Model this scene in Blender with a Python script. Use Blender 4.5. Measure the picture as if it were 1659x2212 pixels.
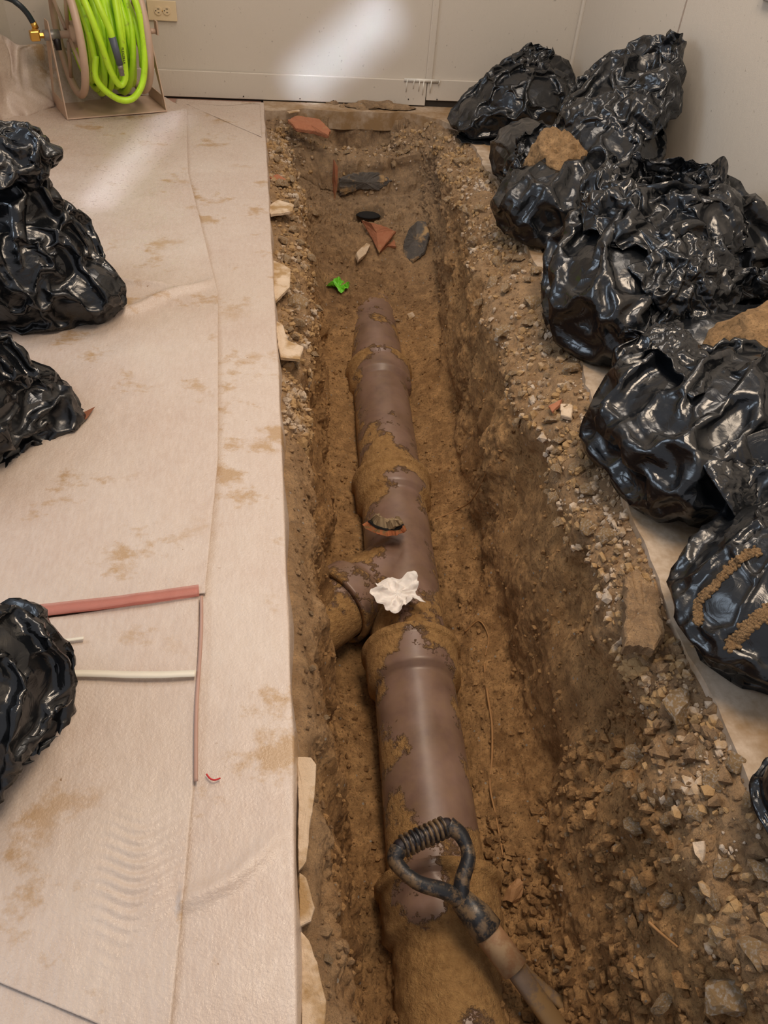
import bpy, bmesh, math, random
import numpy as np
from mathutils import Vector, Matrix
for o in list(bpy.data.objects): bpy.data.objects.remove(o)
S = bpy.context.scene; COL = S.collection
rng = np.random.default_rng(7); random.seed(7)

# ---------------------------------------------------------------- camera
FPX = 1665.0; IW, IH = 1659.0, 2212.0
def cam_rot(pitch, roll, yaw):
    cp, sp = math.cos(pitch), math.sin(pitch)
    f = np.array([0, cp, -sp]); u = np.array([0, sp, cp]); r = np.array([1., 0, 0])
    cy, sy = math.cos(yaw), math.sin(yaw)
    Z = np.array([[cy, sy, 0], [-sy, cy, 0], [0, 0, 1]]); f, u, r = Z@f, Z@u, Z@r
    c, s = math.cos(roll), math.sin(roll)
    return np.array([c*r+s*u, -s*r+c*u, -f])
CR = cam_rot(0.73592047, 0.09129941, 0.19244119); CP = np.array([0, 0, 1.0])
def P(px, py, z=0.0):
    """world point at height z seen in direction (px, py) of the photograph"""
    d = CR.T @ np.array([(px-IW/2)/FPX, -(py-IH/2)/FPX, -1.0]); t = (z-CP[2])/d[2]
    return CP + d*t
def PY(px, py, y):
    d = CR.T @ np.array([(px-IW/2)/FPX, -(py-IH/2)/FPX, -1.0]); return CP + d*(y/d[1])
cam = bpy.data.cameras.new('camera'); co = bpy.data.objects.new('camera', cam); COL.objects.link(co)
M4 = Matrix.Identity(4)
for i in range(3):
    for j in range(3): M4[i][j] = CR[j][i]
M4.translation = Vector(CP); co.matrix_world = M4
cam.sensor_fit = 'VERTICAL'; cam.sensor_height = 24; cam.lens = 24*FPX/IH; cam.clip_start = .02
S.camera = co

# ---------------------------------------------------------------- light and exposure
w = bpy.data.worlds.new('world'); S.world = w; w.use_nodes = True
w.node_tree.nodes['Background'].inputs[0].default_value = (0.80, 0.80, 0.86, 1)
w.node_tree.nodes['Background'].inputs[1].default_value = 0.50
def area(name, loc, aim, sx, sy, power, col, spread=180):
    l = bpy.data.lights.new(name, 'AREA'); l.shape = 'RECTANGLE'; l.size = sx; l.size_y = sy
    l.energy = power; l.color = col; l.spread = math.radians(spread)
    o = bpy.data.objects.new(name, l); COL.objects.link(o); o.location = loc
    o.rotation_euler = (Vector(aim)-Vector(loc)).to_track_quat('-Z', 'Y').to_euler(); return o
area('ceiling_light', (0.62, 1.0, 2.35), (0.5, 1.0, 0), 1.0, .6, 34, (1.0, .80, .60))
area('ceiling_light', (0.5, 2.7, 2.35), (0.5, 2.6, 0), .7, 1.0, 17, (1.0, .86, .72))
area('window_light', (-2.6, 1.6, 1.9), (0.6, 1.9, 0), 1.5, 1.2, 27, (.70, .84, 1.0))
def shaft(loc, a, b, width, power, spread):
    """daylight slipping past the window frame: a long narrow source whose long side runs along a-b"""
    l = bpy.data.lights.new('window_light', 'AREA'); l.shape = 'RECTANGLE'; l.size = width; l.size_y = float(np.linalg.norm(np.array(b)-a))*.8
    l.energy = power; l.color = (.66, .80, 1.0); l.spread = math.radians(spread); o = bpy.data.objects.new('window_light', l); COL.objects.link(o)
    z = Vector(loc)-Vector((np.array(a)+b)/2); z.normalize(); y = Vector(np.array(b)-a); y = (y-z*y.dot(z)).normalized(); x = y.cross(z)
    m = Matrix((x, y, z)).transposed().to_4x4(); m.translation = Vector(loc); o.matrix_world = m
shaft((-1.2, 1.9, 2.3), PY(610, 215, 3.84), PY(870, -20, 3.84), .04, .28, 3.6)
shaft((-1.1, 1.6, 2.3), P(200, 460), P(385, 245), .04, .24, 4.5)
S.view_settings.view_transform = 'Standard'; S.view_settings.look = 'None'
S.view_settings.exposure = 0.14; S.view_settings.gamma = 1.0; S.view_settings.use_curve_mapping = False

# ---------------------------------------------------------------- helpers
def tag(o, label=None, cat=None, group=None, kind=None):
    if label: o['label'] = label
    if cat: o['category'] = cat
    if group: o['group'] = group
    if kind: o['kind'] = kind
    return o
def empty(name, loc, label, cat, group=None):
    o = bpy.data.objects.new(name, None); COL.objects.link(o); o.location = loc; o.empty_display_size = .05
    bpy.context.view_layer.update()
    return tag(o, label, cat, group)
def wm(o):
    return o.matrix_basis.copy() if o.parent is None else wm(o.parent) @ o.matrix_basis
def mk(name, V, F, mat, parent=None, smooth=True):
    """one mesh object from world-space vertices"""
    me = bpy.data.meshes.new(name); V = np.asarray(V, float)
    if isinstance(F, np.ndarray):
        n = F.shape[1]; me.vertices.add(len(V)); me.vertices.foreach_set('co', V.astype(np.float32).ravel())
        me.loops.add(F.size); me.loops.foreach_set('vertex_index', F.astype(np.int32).ravel())
        me.polygons.add(len(F)); me.polygons.foreach_set('loop_start', np.arange(0, F.size, n, dtype=np.int32))
        me.polygons.foreach_set('loop_total', np.full(len(F), n, np.int32)); me.update(calc_edges=True); me.validate()
    else:
        me.from_pydata([tuple(v) for v in V], [], [tuple(int(i) for i in f) for f in F]); me.update()
    me.polygons.foreach_set('use_smooth', np.full(len(me.polygons), smooth))
    for m in (mat if isinstance(mat, (list, tuple)) else [mat]): me.materials.append(m)
    o = bpy.data.objects.new(name, me); COL.objects.link(o)
    if parent is not None:
        o.parent = parent; me.transform(wm(parent).inverted())
    return o
def recenter(o):
    """put a top-level mesh object's origin at its base"""
    me = o.data; n = len(me.vertices); a = np.empty(n*3, np.float32); me.vertices.foreach_get('co', a); a = a.reshape(-1, 3)
    c = (a.min(0)+a.max(0))/2; c[2] = a[:, 2].min(); a -= c; me.vertices.foreach_set('co', a.ravel()); me.update(); o.location = c.tolist()
    return o
class MB:
    def __init__(s): s.V = []; s.F = []
    def add(s, V, F):
        b = len(s.V); s.V += [tuple(v) for v in V]; s.F += [tuple(i+b for i in f) for f in F]; return s
    def box(s, c, size, R=None):
        c = np.array(c, float); h = np.array(size, float)/2
        v = np.array([(x, y, z) for x in (-1, 1) for y in (-1, 1) for z in (-1, 1)], float)*h
        if R is not None: v = v @ np.array(R).T
        return s.add(v+c, [(0, 1, 3, 2), (4, 6, 7, 5), (0, 4, 5, 1), (2, 3, 7, 6), (0, 2, 6, 4), (1, 5, 7, 3)])
    def tube(s, pts, r, n=12, cap=True, flat=1.0):
        V, F = tube(pts, r, n, cap, flat); return s.add(V, F)
    def build(s, name, mat, parent=None, smooth=False, bevel=0):
        o = mk(name, s.V, s.F, mat, parent, smooth)
        if bevel:
            m = o.modifiers.new('bevel', 'BEVEL'); m.width = bevel; m.segments = 2; m.limit_method = 'ANGLE'
        return o
def tube(pts, r, n=12, cap=True, flat=1.0, up=(0, 0, 1)):
    pts = np.array(pts, float); r = np.broadcast_to(np.array(r, float), (len(pts),))
    T = np.gradient(pts, axis=0); T /= np.linalg.norm(T, axis=1)[:, None]+1e-12
    a = np.array(up, float)
    if abs(T[0]@a) > .9: a = np.array([1., 0, 0])
    N = np.cross(T[0], a); N /= np.linalg.norm(N); V = []
    for i in range(len(pts)):
        N = N-T[i]*(N@T[i]); N /= np.linalg.norm(N); B = np.cross(T[i], N)
        for k in range(n):
            t = 2*math.pi*k/n; V.append(pts[i]+r[i]*(math.cos(t)*N+flat*math.sin(t)*B))
    F = [(i*n+k, i*n+(k+1) % n, (i+1)*n+(k+1) % n, (i+1)*n+k) for i in range(len(pts)-1) for k in range(n)]
    if cap: F += [tuple(range(n-1, -1, -1)), tuple((len(pts)-1)*n+k for k in range(n))]
    return V, F
def spline(p, n=60):
    """Catmull-Rom through points"""
    p = np.array(p, float); q = np.vstack([2*p[0]-p[1], p, 2*p[-1]-p[-2]]); out = []
    m = len(p)-1
    for t in np.linspace(0, m-1e-6, n):
        i = int(t); u = t-i; a, b, c, d = q[i:i+4]
        out.append(.5*(2*b+(c-a)*u+(2*a-5*b+4*c-d)*u*u+(3*b-a-3*c+d)*u**3))
    return np.array(out)
# ---- numpy gradient noise
def _h(i, j, k, s):
    n = (i*374761393+j*668265263+k*2147483647+s*974634777) & 0xffffffff
    n = ((n ^ (n >> 13))*1274126177) & 0xffffffff; n = (n ^ (n >> 16)); n = (n*2246822519) & 0xffffffff
    return n ^ (n >> 15)
def noise(p, s=0):
    p = np.asarray(p, float); i = np.floor(p).astype(np.int64); f = p-i; u = f*f*f*(f*(f*6-15)+10); r = 0
    for a in (0, 1):
        for b in (0, 1):
            for c in (0, 1):
                h = _h(i[:, 0]+a, i[:, 1]+b, i[:, 2]+c, s)
                g = ((h & 255)/127.5-1)*(f[:, 0]-a)+((h >> 8 & 255)/127.5-1)*(f[:, 1]-b)+((h >> 16 & 255)/127.5-1)*(f[:, 2]-c)
                r = r+g*(u[:, 0] if a else 1-u[:, 0])*(u[:, 1] if b else 1-u[:, 1])*(u[:, 2] if c else 1-u[:, 2])
    return r
def fbm(p, o=4, s=0, ridge=False):
    r = 0; a = 1.
    for k in range(o):
        n = noise(np.asarray(p)*2**k+17.3*k, s+k); r = r+a*((.5-abs(n)*1.6) if ridge else n); a *= .5
    return r
# ---------------------------------------------------------------- materials
def mat(name, col=(.5, .5, .5), rough=.5, metal=0, **kw):
    m = bpy.data.materials.new(name); m.use_nodes = True; b = m.node_tree.nodes['Principled BSDF']
    b.inputs['Base Color'].default_value = (*col, 1); b.inputs['Roughness'].default_value = rough; b.inputs['Metallic'].default_value = metal
    for k, v in kw.items(): b.inputs[k.replace('_', ' ')].default_value = v
    return m
class N:
    def __init__(s, m): s.m = m; s.t = m.node_tree; s.b = s.t.nodes['Principled BSDF']; s.tc = s.t.nodes.new('ShaderNodeTexCoord')
    def n(s, typ, **kw):
        x = s.t.nodes.new('ShaderNode'+typ)
        for k, v in kw.items(): setattr(x, k, v)
        return x
    def l(s, a, b): s.t.links.new(a, b)
    def pos(s, scale=(1, 1, 1), gen='Object'):
        mp = s.n('Mapping'); mp.inputs['Scale'].default_value = scale; s.l(s.tc.outputs[gen], mp.inputs[0]); return mp.outputs[0]
    def noise(s, scale, detail=4, rough=.55, vec=None, dist=0):
        x = s.n('TexNoise'); x.inputs['Scale'].default_value = scale; x.inputs['Detail'].default_value = detail
        x.inputs['Roughness'].default_value = rough; x.inputs['Distortion'].default_value = dist
        s.l(vec if vec is not None else s.pos(), x.inputs['Vector']); return x.outputs['Fac']
    def ramp(s, fac, stops, interp='LINEAR'):
        r = s.n('ValToRGB'); r.color_ramp.interpolation = interp; e = r.color_ramp.elements
        while len(e) < len(stops): e.new(.5)
        for k, (p, c) in enumerate(stops):
            e[k].position = p; e[k].color = (*c, 1) if not np.isscalar(c) else (c, c, c, 1)
        s.l(fac, r.inputs[0]); return r.outputs[0]
    def mix(s, fac, a, b, mode='MIX'):
        x = s.n('Mix', data_type='RGBA', blend_type=mode)
        for v, i in ((fac, 0), (a, 6), (b, 7)):
            if hasattr(v, 'is_linked'): s.l(v, x.inputs[i])
            else: x.inputs[i].default_value = v if np.isscalar(v) else (*v, 1)
        return x.outputs[2]
    def math(s, op, a, b=0.5):
        x = s.n('Math', operation=op)
        for i, v in enumerate((a, b)):
            if hasattr(v, 'is_linked'): s.l(v, x.inputs[i])
            else: x.inputs[i].default_value = v
        return x.outputs[0]
    def col(s, c): s.l(c, s.b.inputs['Base Color'])
    def rough(s, c): s.l(c, s.b.inputs['Roughness'])
    def bump(s, h, dist=.003, st=1.0):
        x = s.n('Bump'); x.inputs['Distance'].default_value = dist; x.inputs['Strength'].default_value = st; s.l(h, x.inputs['Height'])
        if s.b.inputs['Normal'].is_linked: s.l(s.b.inputs['Normal'].links[0].from_socket, x.inputs['Normal'])
        s.l(x.outputs[0], s.b.inputs['Normal'])
def soil_mat(name, deep, mid, grey, greyamt=True):
    m = mat(name, mid, .92); q = N(m)
    n1 = q.noise(3.2, 6, .6); n2 = q.noise(26, 5, .65); n3 = q.noise(140, 4, .7)
    c = q.mix(q.ramp(n1, [(.35, 0), (.65, 1)]), deep, mid)
    c = q.mix(q.ramp(n2, [(.42, 0), (.70, 1)]), c, tuple(min(1, v*1.45) for v in mid))
    c = q.mix(q.ramp(n3, [(.30, 1), (.48, 0)]), c, tuple(v*.5 for v in deep))
    if greyamt:
        gp = q.n('NewGeometry'); sp = q.n('SeparateXYZ'); q.l(gp.outputs['Position'], sp.inputs[0])
        h = q.math('ADD', sp.outputs[2], q.math('MULTIPLY', q.math('SUBTRACT', n2, .5), .22))
        g = q.ramp(q.math('ADD', h, 1.0), [(.84, 0), (.95, 1)])
        yy = q.math('MULTIPLY', sp.outputs[1], .25)
        g2 = q.math('MULTIPLY', q.ramp(yy, [(.66, 0), (.86, 1)]), .55)
        c = q.mix(q.math('MAXIMUM', q.math('MULTIPLY', g, .42), g2), c, q.mix(q.ramp(n2, [(.3, 0), (.7, 1)]), tuple(v*.62 for v in grey), grey))
        fl = q.n('TexVoronoi'); fl.inputs['Scale'].default_value = 95; q.l(q.pos(), fl.inputs['Vector'])
        fr = q.n('TexWhiteNoise'); q.l(fl.outputs['Color'], fr.inputs['Vector'])
        spots = q.math('MULTIPLY', q.math('GREATER_THAN', fr.outputs['Value'], .965), q.math('LESS_THAN', fl.outputs['Distance'], .28))
        c = q.mix(spots, c, (.50, .42, .33))
    q.col(c); q.bump(q.noise(38, 9, .76), .024, 1.0); q.bump(q.noise(230, 4, .75), .003, 1.0)
    return m
M = {}
M['soil'] = soil_mat('soil', (.37, .19, .065), (.56, .32, .13), (.47, .36, .25))
M['sand'] = soil_mat('sand', (.36, .21, .09), (.46, .28, .13), (.4, .3, .2), False)
def rock_mat(name, c1, c2, dirt=.49):
    m = mat(name, c1, .85); q = N(m); oi = q.n('ObjectInfo')
    v = q.n('VectorMath', operation='ADD'); q.l(q.tc.outputs['Object'], v.inputs[0]); q.l(oi.outputs['Location'], v.inputs[1])
    n = q.noise(30, 6, .7, v.outputs[0]); c = q.mix(q.ramp(n, [(.3, 0), (.7, 1)]), c1, c2)
    c = q.mix(q.math('MULTIPLY', oi.outputs['Random'], .22), c, tuple(x*.55 for x in c1))
    d = q.noise(14, 4, .6, v.outputs[0]); c = q.mix(q.ramp(d, [(dirt, 1), (dirt+.12, 0)]), c, (.40, .25, .11))
    q.col(c); q.bump(q.noise(110, 5, .75, v.outputs[0]), .004, .9); return m
M['concrete_chunk'] = rock_mat('concrete_chunk', (.48, .375, .275), (.62, .51, .39))
M['dark_stone'] = rock_mat('dark_stone', (.07, .062, .055), (.13, .11, .09), .35)
M['clay'] = rock_mat('clay', (.38, .135, .062), (.46, .19, .095), .30)
M['tile'] = rock_mat('tile', (.62, .47, .32), (.72, .56, .40), .40)
def concrete():
    m = mat('slab', (.5, .4, .3), .8); q = N(m)
    n1 = q.noise(5, 6, .65); n2 = q.noise(40, 5, .6)
    c = q.mix(q.ramp(n2, [(.3, 0), (.7, 1)]), (.44, .345, .25), (.54, .43, .325))
    c = q.mix(q.ramp(n1, [(.40, 1), (.62, 0)]), c, (.27, .165, .075)); q.col(c); q.bump(n2, .002, .6); return m
M['slab'] = concrete()
def wallm():
    m = mat('painted_wall', (.60, .55, .485), .42); q = N(m)
    n = q.noise(2.2, 3, .5); c = q.mix(n, (.57, .515, .43), (.625, .555, .475)); 
    sp = q.noise(60, 2, .5); c = q.mix(q.ramp(sp, [(.70, 0), (.76, 1)]), c, (.42, .37, .31))
    q.col(c); wv = q.noise(420, 2, .5); q.bump(wv, .0006, .7); q.bump(q.noise(55, 3, .5, q.pos((1, 1, .35))), .0012, .6); return m
M['wall'] = wallm()
def sheetm():
    m = mat('plastic_sheet', (.6, .5, .42), .34); q = N(m)
    a = q.noise(4.0, 4, .6); c = q.mix(q.ramp(a, [(.3, 0), (.7, 1)]), (.50, .385, .31), (.56, .465, .385))
    w1 = q.noise(170, 3, .6, q.pos((1, .25, 1))); c = q.mix(q.ramp(w1, [(.35, 0), (.7, .35)]), c, (.66, .57, .50))
    s1 = q.noise(5.5, 9, .70, q.pos((1, 1.2, 1))); s2 = q.noise(1.6, 3, .6)
    st = q.math('MULTIPLY', q.ramp(s1, [(.565, 0), (.64, 1)]), q.ramp(s2, [(.40, 0), (.54, 1)]))
    c = q.mix(q.math('MULTIPLY', st, .82), c, (.40, .25, .12))
    s3 = q.noise(70, 3, .6); c = q.mix(q.math('MULTIPLY', q.ramp(s3, [(.72, 0), (.75, 1)]), q.ramp(s1, [(.45, 0), (.55, .8)])), c, (.22, .12, .05))
    q.col(c); q.rough(q.ramp(q.noise(90, 3, .6), [(.3, .22), (.7, .45)]))
    q.bump(q.noise(230, 3, .6), .0014, .8); q.bump(q.noise(16, 5, .6, q.pos((1, .5, 1))), .006, .35); return m
M['sheet'] = sheetm()
def bagm():
    m = mat('black_plastic', (.0065, .0072, .0085), .2); q = N(m)
    d = q.noise(7, 6, .7); c = q.mix(q.ramp(d, [(.60, 0), (.80, .10)]), (.006, .007, .0085), (.30, .24, .18)); q.col(c)
    q.rough(q.ramp(q.noise(9, 4, .6), [(.35, .13), (.7, .34)])); q.b.inputs['Specular IOR Level'].default_value = .62
    v = q.pos((1, 1, 1.5)); q.bump(q.noise(26, 5, .5, v, 1.6), .0035, .35)
    ds = q.n('VectorMath', operation='MULTIPLY_ADD'); nz = q.n('TexNoise'); nz.inputs['Scale'].default_value = 9; q.l(q.pos(), nz.inputs['Vector'])
    q.l(nz.outputs['Color'], ds.inputs[0]); ds.inputs[1].default_value = (.12, .12, .12); q.l(q.pos((1, 1, 1)), ds.inputs[2])
    vo = q.n('TexVoronoi'); vo.inputs['Scale'].default_value = 19; q.l(ds.outputs[0], vo.inputs['Vector']); q.bump(vo.outputs['Distance'], .010, .55); return m
M['bag'] = bagm()
def pipem():
    m = mat('glazed_clay', (.15, .09, .07), .38); q = N(m)
    g = q.mix(q.ramp(q.noise(9, 4, .6), [(.3, 0), (.7, 1)]), (.15, .088, .062), (.27, .17, .13))
    sp = q.n('SeparateXYZ'); q.l(q.tc.outputs['Generated'], sp.inputs[0])
    geo = q.n('NewGeometry'); sn = q.n('SeparateXYZ'); q.l(geo.outputs['Normal'], sn.inputs[0])
    n = q.noise(7, 8, .68)
    at = q.n('Attribute', attribute_name='dirt')
    k = q.math('ADD', q.math('MULTIPLY', q.math('SUBTRACT', n, .5), 2.5), at.outputs['Fac'])
    f = q.ramp(k, [(.44, 0), (.56, 1)])
    dirt = q.mix(q.ramp(q.noise(60, 5, .7), [(.3, 0), (.7, 1)]), (.34, .18, .06), (.56, .33, .125))
    film = q.math('MULTIPLY', q.ramp(q.noise(22, 5, .7), [(.4, 0), (.75, 1)]), .45)
    q.col(q.mix(f, q.mix(film, g, (.27, .175, .09)), dirt)); q.rough(q.mix(f, (.36, .36, .36), (.93, .93, .93)))
    q.bump(q.math('MULTIPLY', f, q.noise(48, 6, .72)), .018, 1.0); return m
M['pipe'] = pipem()
M['hole'] = mat('hole_shade_and_tar', (.006, .005, .005), .9)
def simple(name, c, r, metal=0, var=.25, sc=40, bump=.0008, dirt=0, dc=(.27, .165, .07), **kw):
    m = mat(name, c, r, metal, **kw); q = N(m); n = q.noise(sc, 4, .6)
    cc = q.mix(n, tuple(v*(1-var) for v in c), tuple(min(1, v*(1+var)) for v in c))
    if dirt: cc = q.mix(q.ramp(q.noise(sc*.6, 6, .7), [(dirt, 1), (dirt+.1, 0)]), cc, dc)
    q.col(cc); q.bump(n, bump, .5); return m
M['tan_metal'] = simple('tan_painted_steel', (.52, .37, .27), .42, var=.12)
M['hose'] = simple('lime_rubber', (.50, .80, .03), .38, var=.15, dirt=.3, dc=(.33, .42, .06))
M['grey_rubber'] = simple('grey_rubber', (.075, .085, .11), .45)
M['black_rubber'] = simple('black_rubber', (.012, .02, .028), .4)
M['brass'] = simple('brass', (.72, .42, .10), .28, 1, var=.1)
M['steel'] = simple('dull_steel', (.33, .31, .30), .42, .6)
M['black_steel'] = simple('black_steel', (.03, .025, .03), .45, .3)
M['cream'] = simple('cream_plastic', (.72, .57, .36), .35, var=.04)
M['dark_slot'] = mat('slot', (.03, .022, .015), .8)
M['pink_floor'] = simple('pink_floor', (.42, .25, .19), .6, sc=8)
M['red_tape'] = simple('red_tape', (.60, .19, .14), .4, var=.15, sc=20, Alpha=.42)
M['white_tape'] = simple('white_tape', (.72, .66, .54), .5, var=.06)
M['red_thread'] = mat('red_thread', (.5, .02, .02), .6)
M['tissue'] = mat('white_tissue', (.90, .85, .80), .7, Subsurface_Weight=.2, Subsurface_Radius=(.01, .008, .006))
M['green'] = mat('green_rubber', (.17, .60, .035), .45)
M['wood'] = simple('muddy_wood', (.33, .18, .09), .6, sc=25, var=.4, dirt=.42, dc=(.40, .27, .15))
M['grip'] = simple('muddy_black_plastic', (.022, .024, .028), .36, dirt=.44, dc=(.19, .13, .075), sc=45, bump=.002)
M['mud_steel'] = simple('muddy_steel', (.17, .12, .085), .5, .3, sc=30, var=.5, dirt=.45)
M['root'] = simple('root', (.33, .17, .06), .7, sc=60)

# ---------------------------------------------------------------- room
def tagS(o): o['kind'] = 'structure'; return o
YB = 3.85; XR = 1.436; XL = -1.0
tagS(MB().box(((XL+XR)/2, YB+.03, 1.26), (XR-XL+.1, .05, 2.48)).build('wall_back', M['wall']))
tagS(MB().box((XR+.03, 1.6, 1.26), (.06, 4.6, 2.48)).build('wall_right', M['wall']))
tagS(MB().box((XL-.03, 3.3, 1.26), (.06, 1.15, 2.48)).build('wall_left', M['wall']))
sk = MB()
sk.box((XL+1.35, YB-.004, .062), (2.7, .014, .096))
j = PY(919, 200, YB)[0]
base = MB(); base.box(((XL+j)/2, YB-.006, .058), (j-XL, .014, .104)).build('baseboard_back', M['wall'], bevel=.002)['kind'] = 'structure'
base = MB(); base.box(((XR+j)/2+.002, YB-.003, .071), (XR-j-.004, .012, .086)).build('baseboard_back', M['wall'], bevel=.002)['kind'] = 'structure'
tagS(MB().box(((XL+XR)/2, YB+.012, .012), (XR-XL, .02, .05)).build('skirting_gap_shade', M['dark_slot']))  # dark strip paints in the shade of the gap under the skirting
x = PY(937, 60, YB)[0]
tagS(MB().box((x, YB, .7), (.030, .012, 1.2)).build('trim_2', M['wall'], bevel=.004))
tagS(MB().box((XR-.006, YB-.006, 1.0), (.018, .018, 2.0)).build('trim_3', M['wall'], bevel=.006))
def PX(px, py, x):
    d = CR.T @ np.array([(px-IW/2)/FPX, -(py-IH/2)/FPX, -1.0]); return CP + d*(x/d[0])
s1 = PX(1476, 30, XR)
tagS(MB().box((XR-.0005, s1[1], 1.0), (.004, .006, 2.0)).build('trim_4', simple('seam', (.36, .29, .24), .6)))
for (px, py) in [(648, 213), (720, 217), (882, 214), (944, 215), (526, 208)]:
    p = PY(px, py, YB-.012); V, F = tube([p+[0, .004, 0], p+[0, -.003, 0]], .0028, 8)
    tag(mk('nail', V, F, M['dark_slot']), 'small dark nail head at the foot of the back wall', 'nail', 'nail heads in the skirting of the back wall')
# paint drips on the lower board: a run of raised paint
dr = MB(); zt = .108
dr.box((PY(911, 190, YB-.02)[0], YB-.0145, .110), (.165, .004, .014))
for px, l in [(878, .05), (893, .035), (905, .045), (914, .060), (930, .05), (947, .018)]:
    xx = PY(px, 200, YB-.02)[0]; dr.tube([(xx, YB-.0145, .112), (xx-.001, YB-.0145, .112-l)], [.0028, .0022], 8)
tag(dr.build('paint_drips', simple('pale_paint', (.72, .68, .60), .4), smooth=True), 'run of pale paint drips on the lower board of the back wall', 'paint')

# outlet on the back wall
def outlet():
    c = PY(350, 23, YB-.004); t = empty('wall_outlet', (c[0], YB, c[2]-.035), 'cream duplex wall outlet mounted sideways on the back wall beside the hose reel', 'outlet')
    MB().box((c[0], YB-.003, c[2]), (.117, .007, .072)).build('cover_plate', M['cream'], t, bevel=.002)
    for k, px in enumerate((341.5, 360)):
        q = PY(px, 23, YB-.006); cx, cz = q[0], q[2]
        V, F = tube([(cx, YB-.005, cz), (cx, YB-.010, cz)], .0155, 20); r = mk('receptacle', V, F, M['cream'], t, False)
        s = MB(); s.box((cx+.0015, YB-.0102, cz+.0065), (.009, .001, .0022)); s.box((cx+.0015, YB-.0102, cz-.0065), (.007, .001, .0022))
        s.tube([(cx-.009, YB-.0098, cz), (cx-.009, YB-.0108, cz)], .0024, 10); s.build('slot', M['dark_slot'], r)
    V, F = tube([(c[0], YB-.006, c[2]), (c[0], YB-.009, c[2])], .003, 10); mk('screw', V, F, M['brass'], t)
outlet()
c = PX(1331, 103, XR)
t = empty('wall_plate', (XR, c[1]-.05, c[2]-.07), 'cream cover plate on the right wall half hidden by the tallest black bag', 'outlet')
MB().box((XR-.004, c[1]-.045, c[2]-.05), (.01, .115, .072)).build('cover_plate', M['cream'], t, bevel=.002)
c = PX(1652, 4, XR)
tag(recenter(MB().box((XR-.008, c[1]-.09, c[2]+.075), (.016, .2, .14)).build('wall_box', M['steel'], bevel=.002)), 'grey metal box at the top right corner high on the right wall', 'box')

# ---------------------------------------------------------------- trench
TY = [-.35, .2, .45, .8, 1.2, 1.6, 2.0, 2.5, 3.0, 3.2, 3.34, 3.50, 3.545, 3.70, 3.785]
def tb(*v): return lambda y, v=v: np.interp(y, TY, v)
pipe_x = lambda y: .262+.062*np.asarray(y)
pipe_z = lambda y: -.605+.006*np.asarray(y)
Ax = tb(.05, .05, .05, .055, .06, .075, .11, .13, .12, .11, .10, .10, .10, .10, .10)
Az = tb(-.09, -.09, -.10, -.10, -.11, -.10, -.09, -.09, -.08, -.07, -.07, -.07, -.06, -.05, -.03)
Bx = tb(.10, .10, .11, .115, .115, .13, .15, .20, .245, .25, .26, .26, .2, .18, .15)
Bz = tb(-.60, -.60, -.62, -.62, -.66, -.60, -.58, -.57, -.49, -.37, -.32, -.27, -.12, -.10, -.10)
Cz = tb(-.62, -.60, -.64, -.66, -.70, -.64, -.61, -.59, -.50, -.38, -.32, -.28, -.13, -.155, -.155)
Gz = tb(-.46, -.46, -.52, -.66, -.7, -.68, -.64, -.62, -.46, -.36, -.31, -.28, -.13, -.155, -.155)
Hz = tb(-.55, -.56, -.60, -.63, -.64, -.62, -.60, -.60, -.51, -.38, -.32, -.28, -.14, -.155, -.155)
Dx = tb(.46, .47, .49, .57, .60, .61, .64, .69, .73, .74, .73, .71, .68, .62, .6)
Dz = tb(-.55, -.54, -.54, -.54, -.55, -.54, -.53, -.52, -.46, -.36, -.31, -.25, -.12, -.11, -.11)
Mx = tb(.54, .54, .57, .62, .635, .63, .665, .72, .76, .76, .76, .75, .72, .7, .7)
Mz = tb(-.33, -.33, -.30, -.30, -.31, -.32, -.31, -.30, -.28, -.25, -.22, -.18, -.12, -.06, -.03)
Ex = tb(.58, .58, .60, .645, .655, .65, .69, .74, .77, .78, .79, .79, .78, .78, .78)
Ez = tb(-.07, -.08, -.08, -.08, -.08, -.08, -.08, -.08, -.08, -.07, -.07, -.07, -.06, -.05, -.03)
Fx = tb(.68, .68, .665, .67, .72, .78, .81, .84, .86, .87, .87, .86, .85, .84, .84)
NR, NC = 800, 440
ys = np.linspace(-.30, 3.84, NR)
KS = np.array([0, .03, .10, .20, .32, .40, .50, .60, .68, .78, .88, .95, 1.0])
one = np.ones(NR)
wob = lambda s, a, f: a*noise(np.c_[ys*f, one*s, one*.3], int(s))
KX = np.stack([-.12*one, .036*one, Ax(ys)+wob(1, .03, 6), Ax(ys)+.012+wob(1, .03, 6)+wob(2, .02, 8), Bx(ys)+wob(3, .04, 4), pipe_x(ys)-.125, pipe_x(ys), pipe_x(ys)+.125,
               Dx(ys)+wob(4, .05, 3.5), Mx(ys)+wob(5, .04, 4), Ex(ys)+wob(6, .05, 7), Fx(ys)+wob(7, .04, 8), Fx(ys)+.14], 1)
KZ = np.stack([-.035*one, -.04*one, Az(ys)+wob(8, .03, 5), -.3*one, Bz(ys), Cz(ys), Gz(ys), Hz(ys), Dz(ys), Mz(ys)+wob(9, .05, 3), Ez(ys)+wob(10, .03, 5), -.012*one, -.03*one], 1)
KZ[:, 3] = np.maximum(KZ[:, 3], KZ[:, 4]*.5+KZ[:, 2]*.5)
cs = np.linspace(0, 1, NC)
X = np.stack([np.interp(cs, KS, KX[i]) for i in range(NR)]); Z = np.stack([np.interp(cs, KS, KZ[i]) for i in range(NR)])
def sm(A, k):
    for _ in range(k):
        B = A.copy(); B[:, 1:-1] = (A[:, :-2]+2*A[:, 1:-1]+A[:, 2:])/4; A = B
    return A
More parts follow.
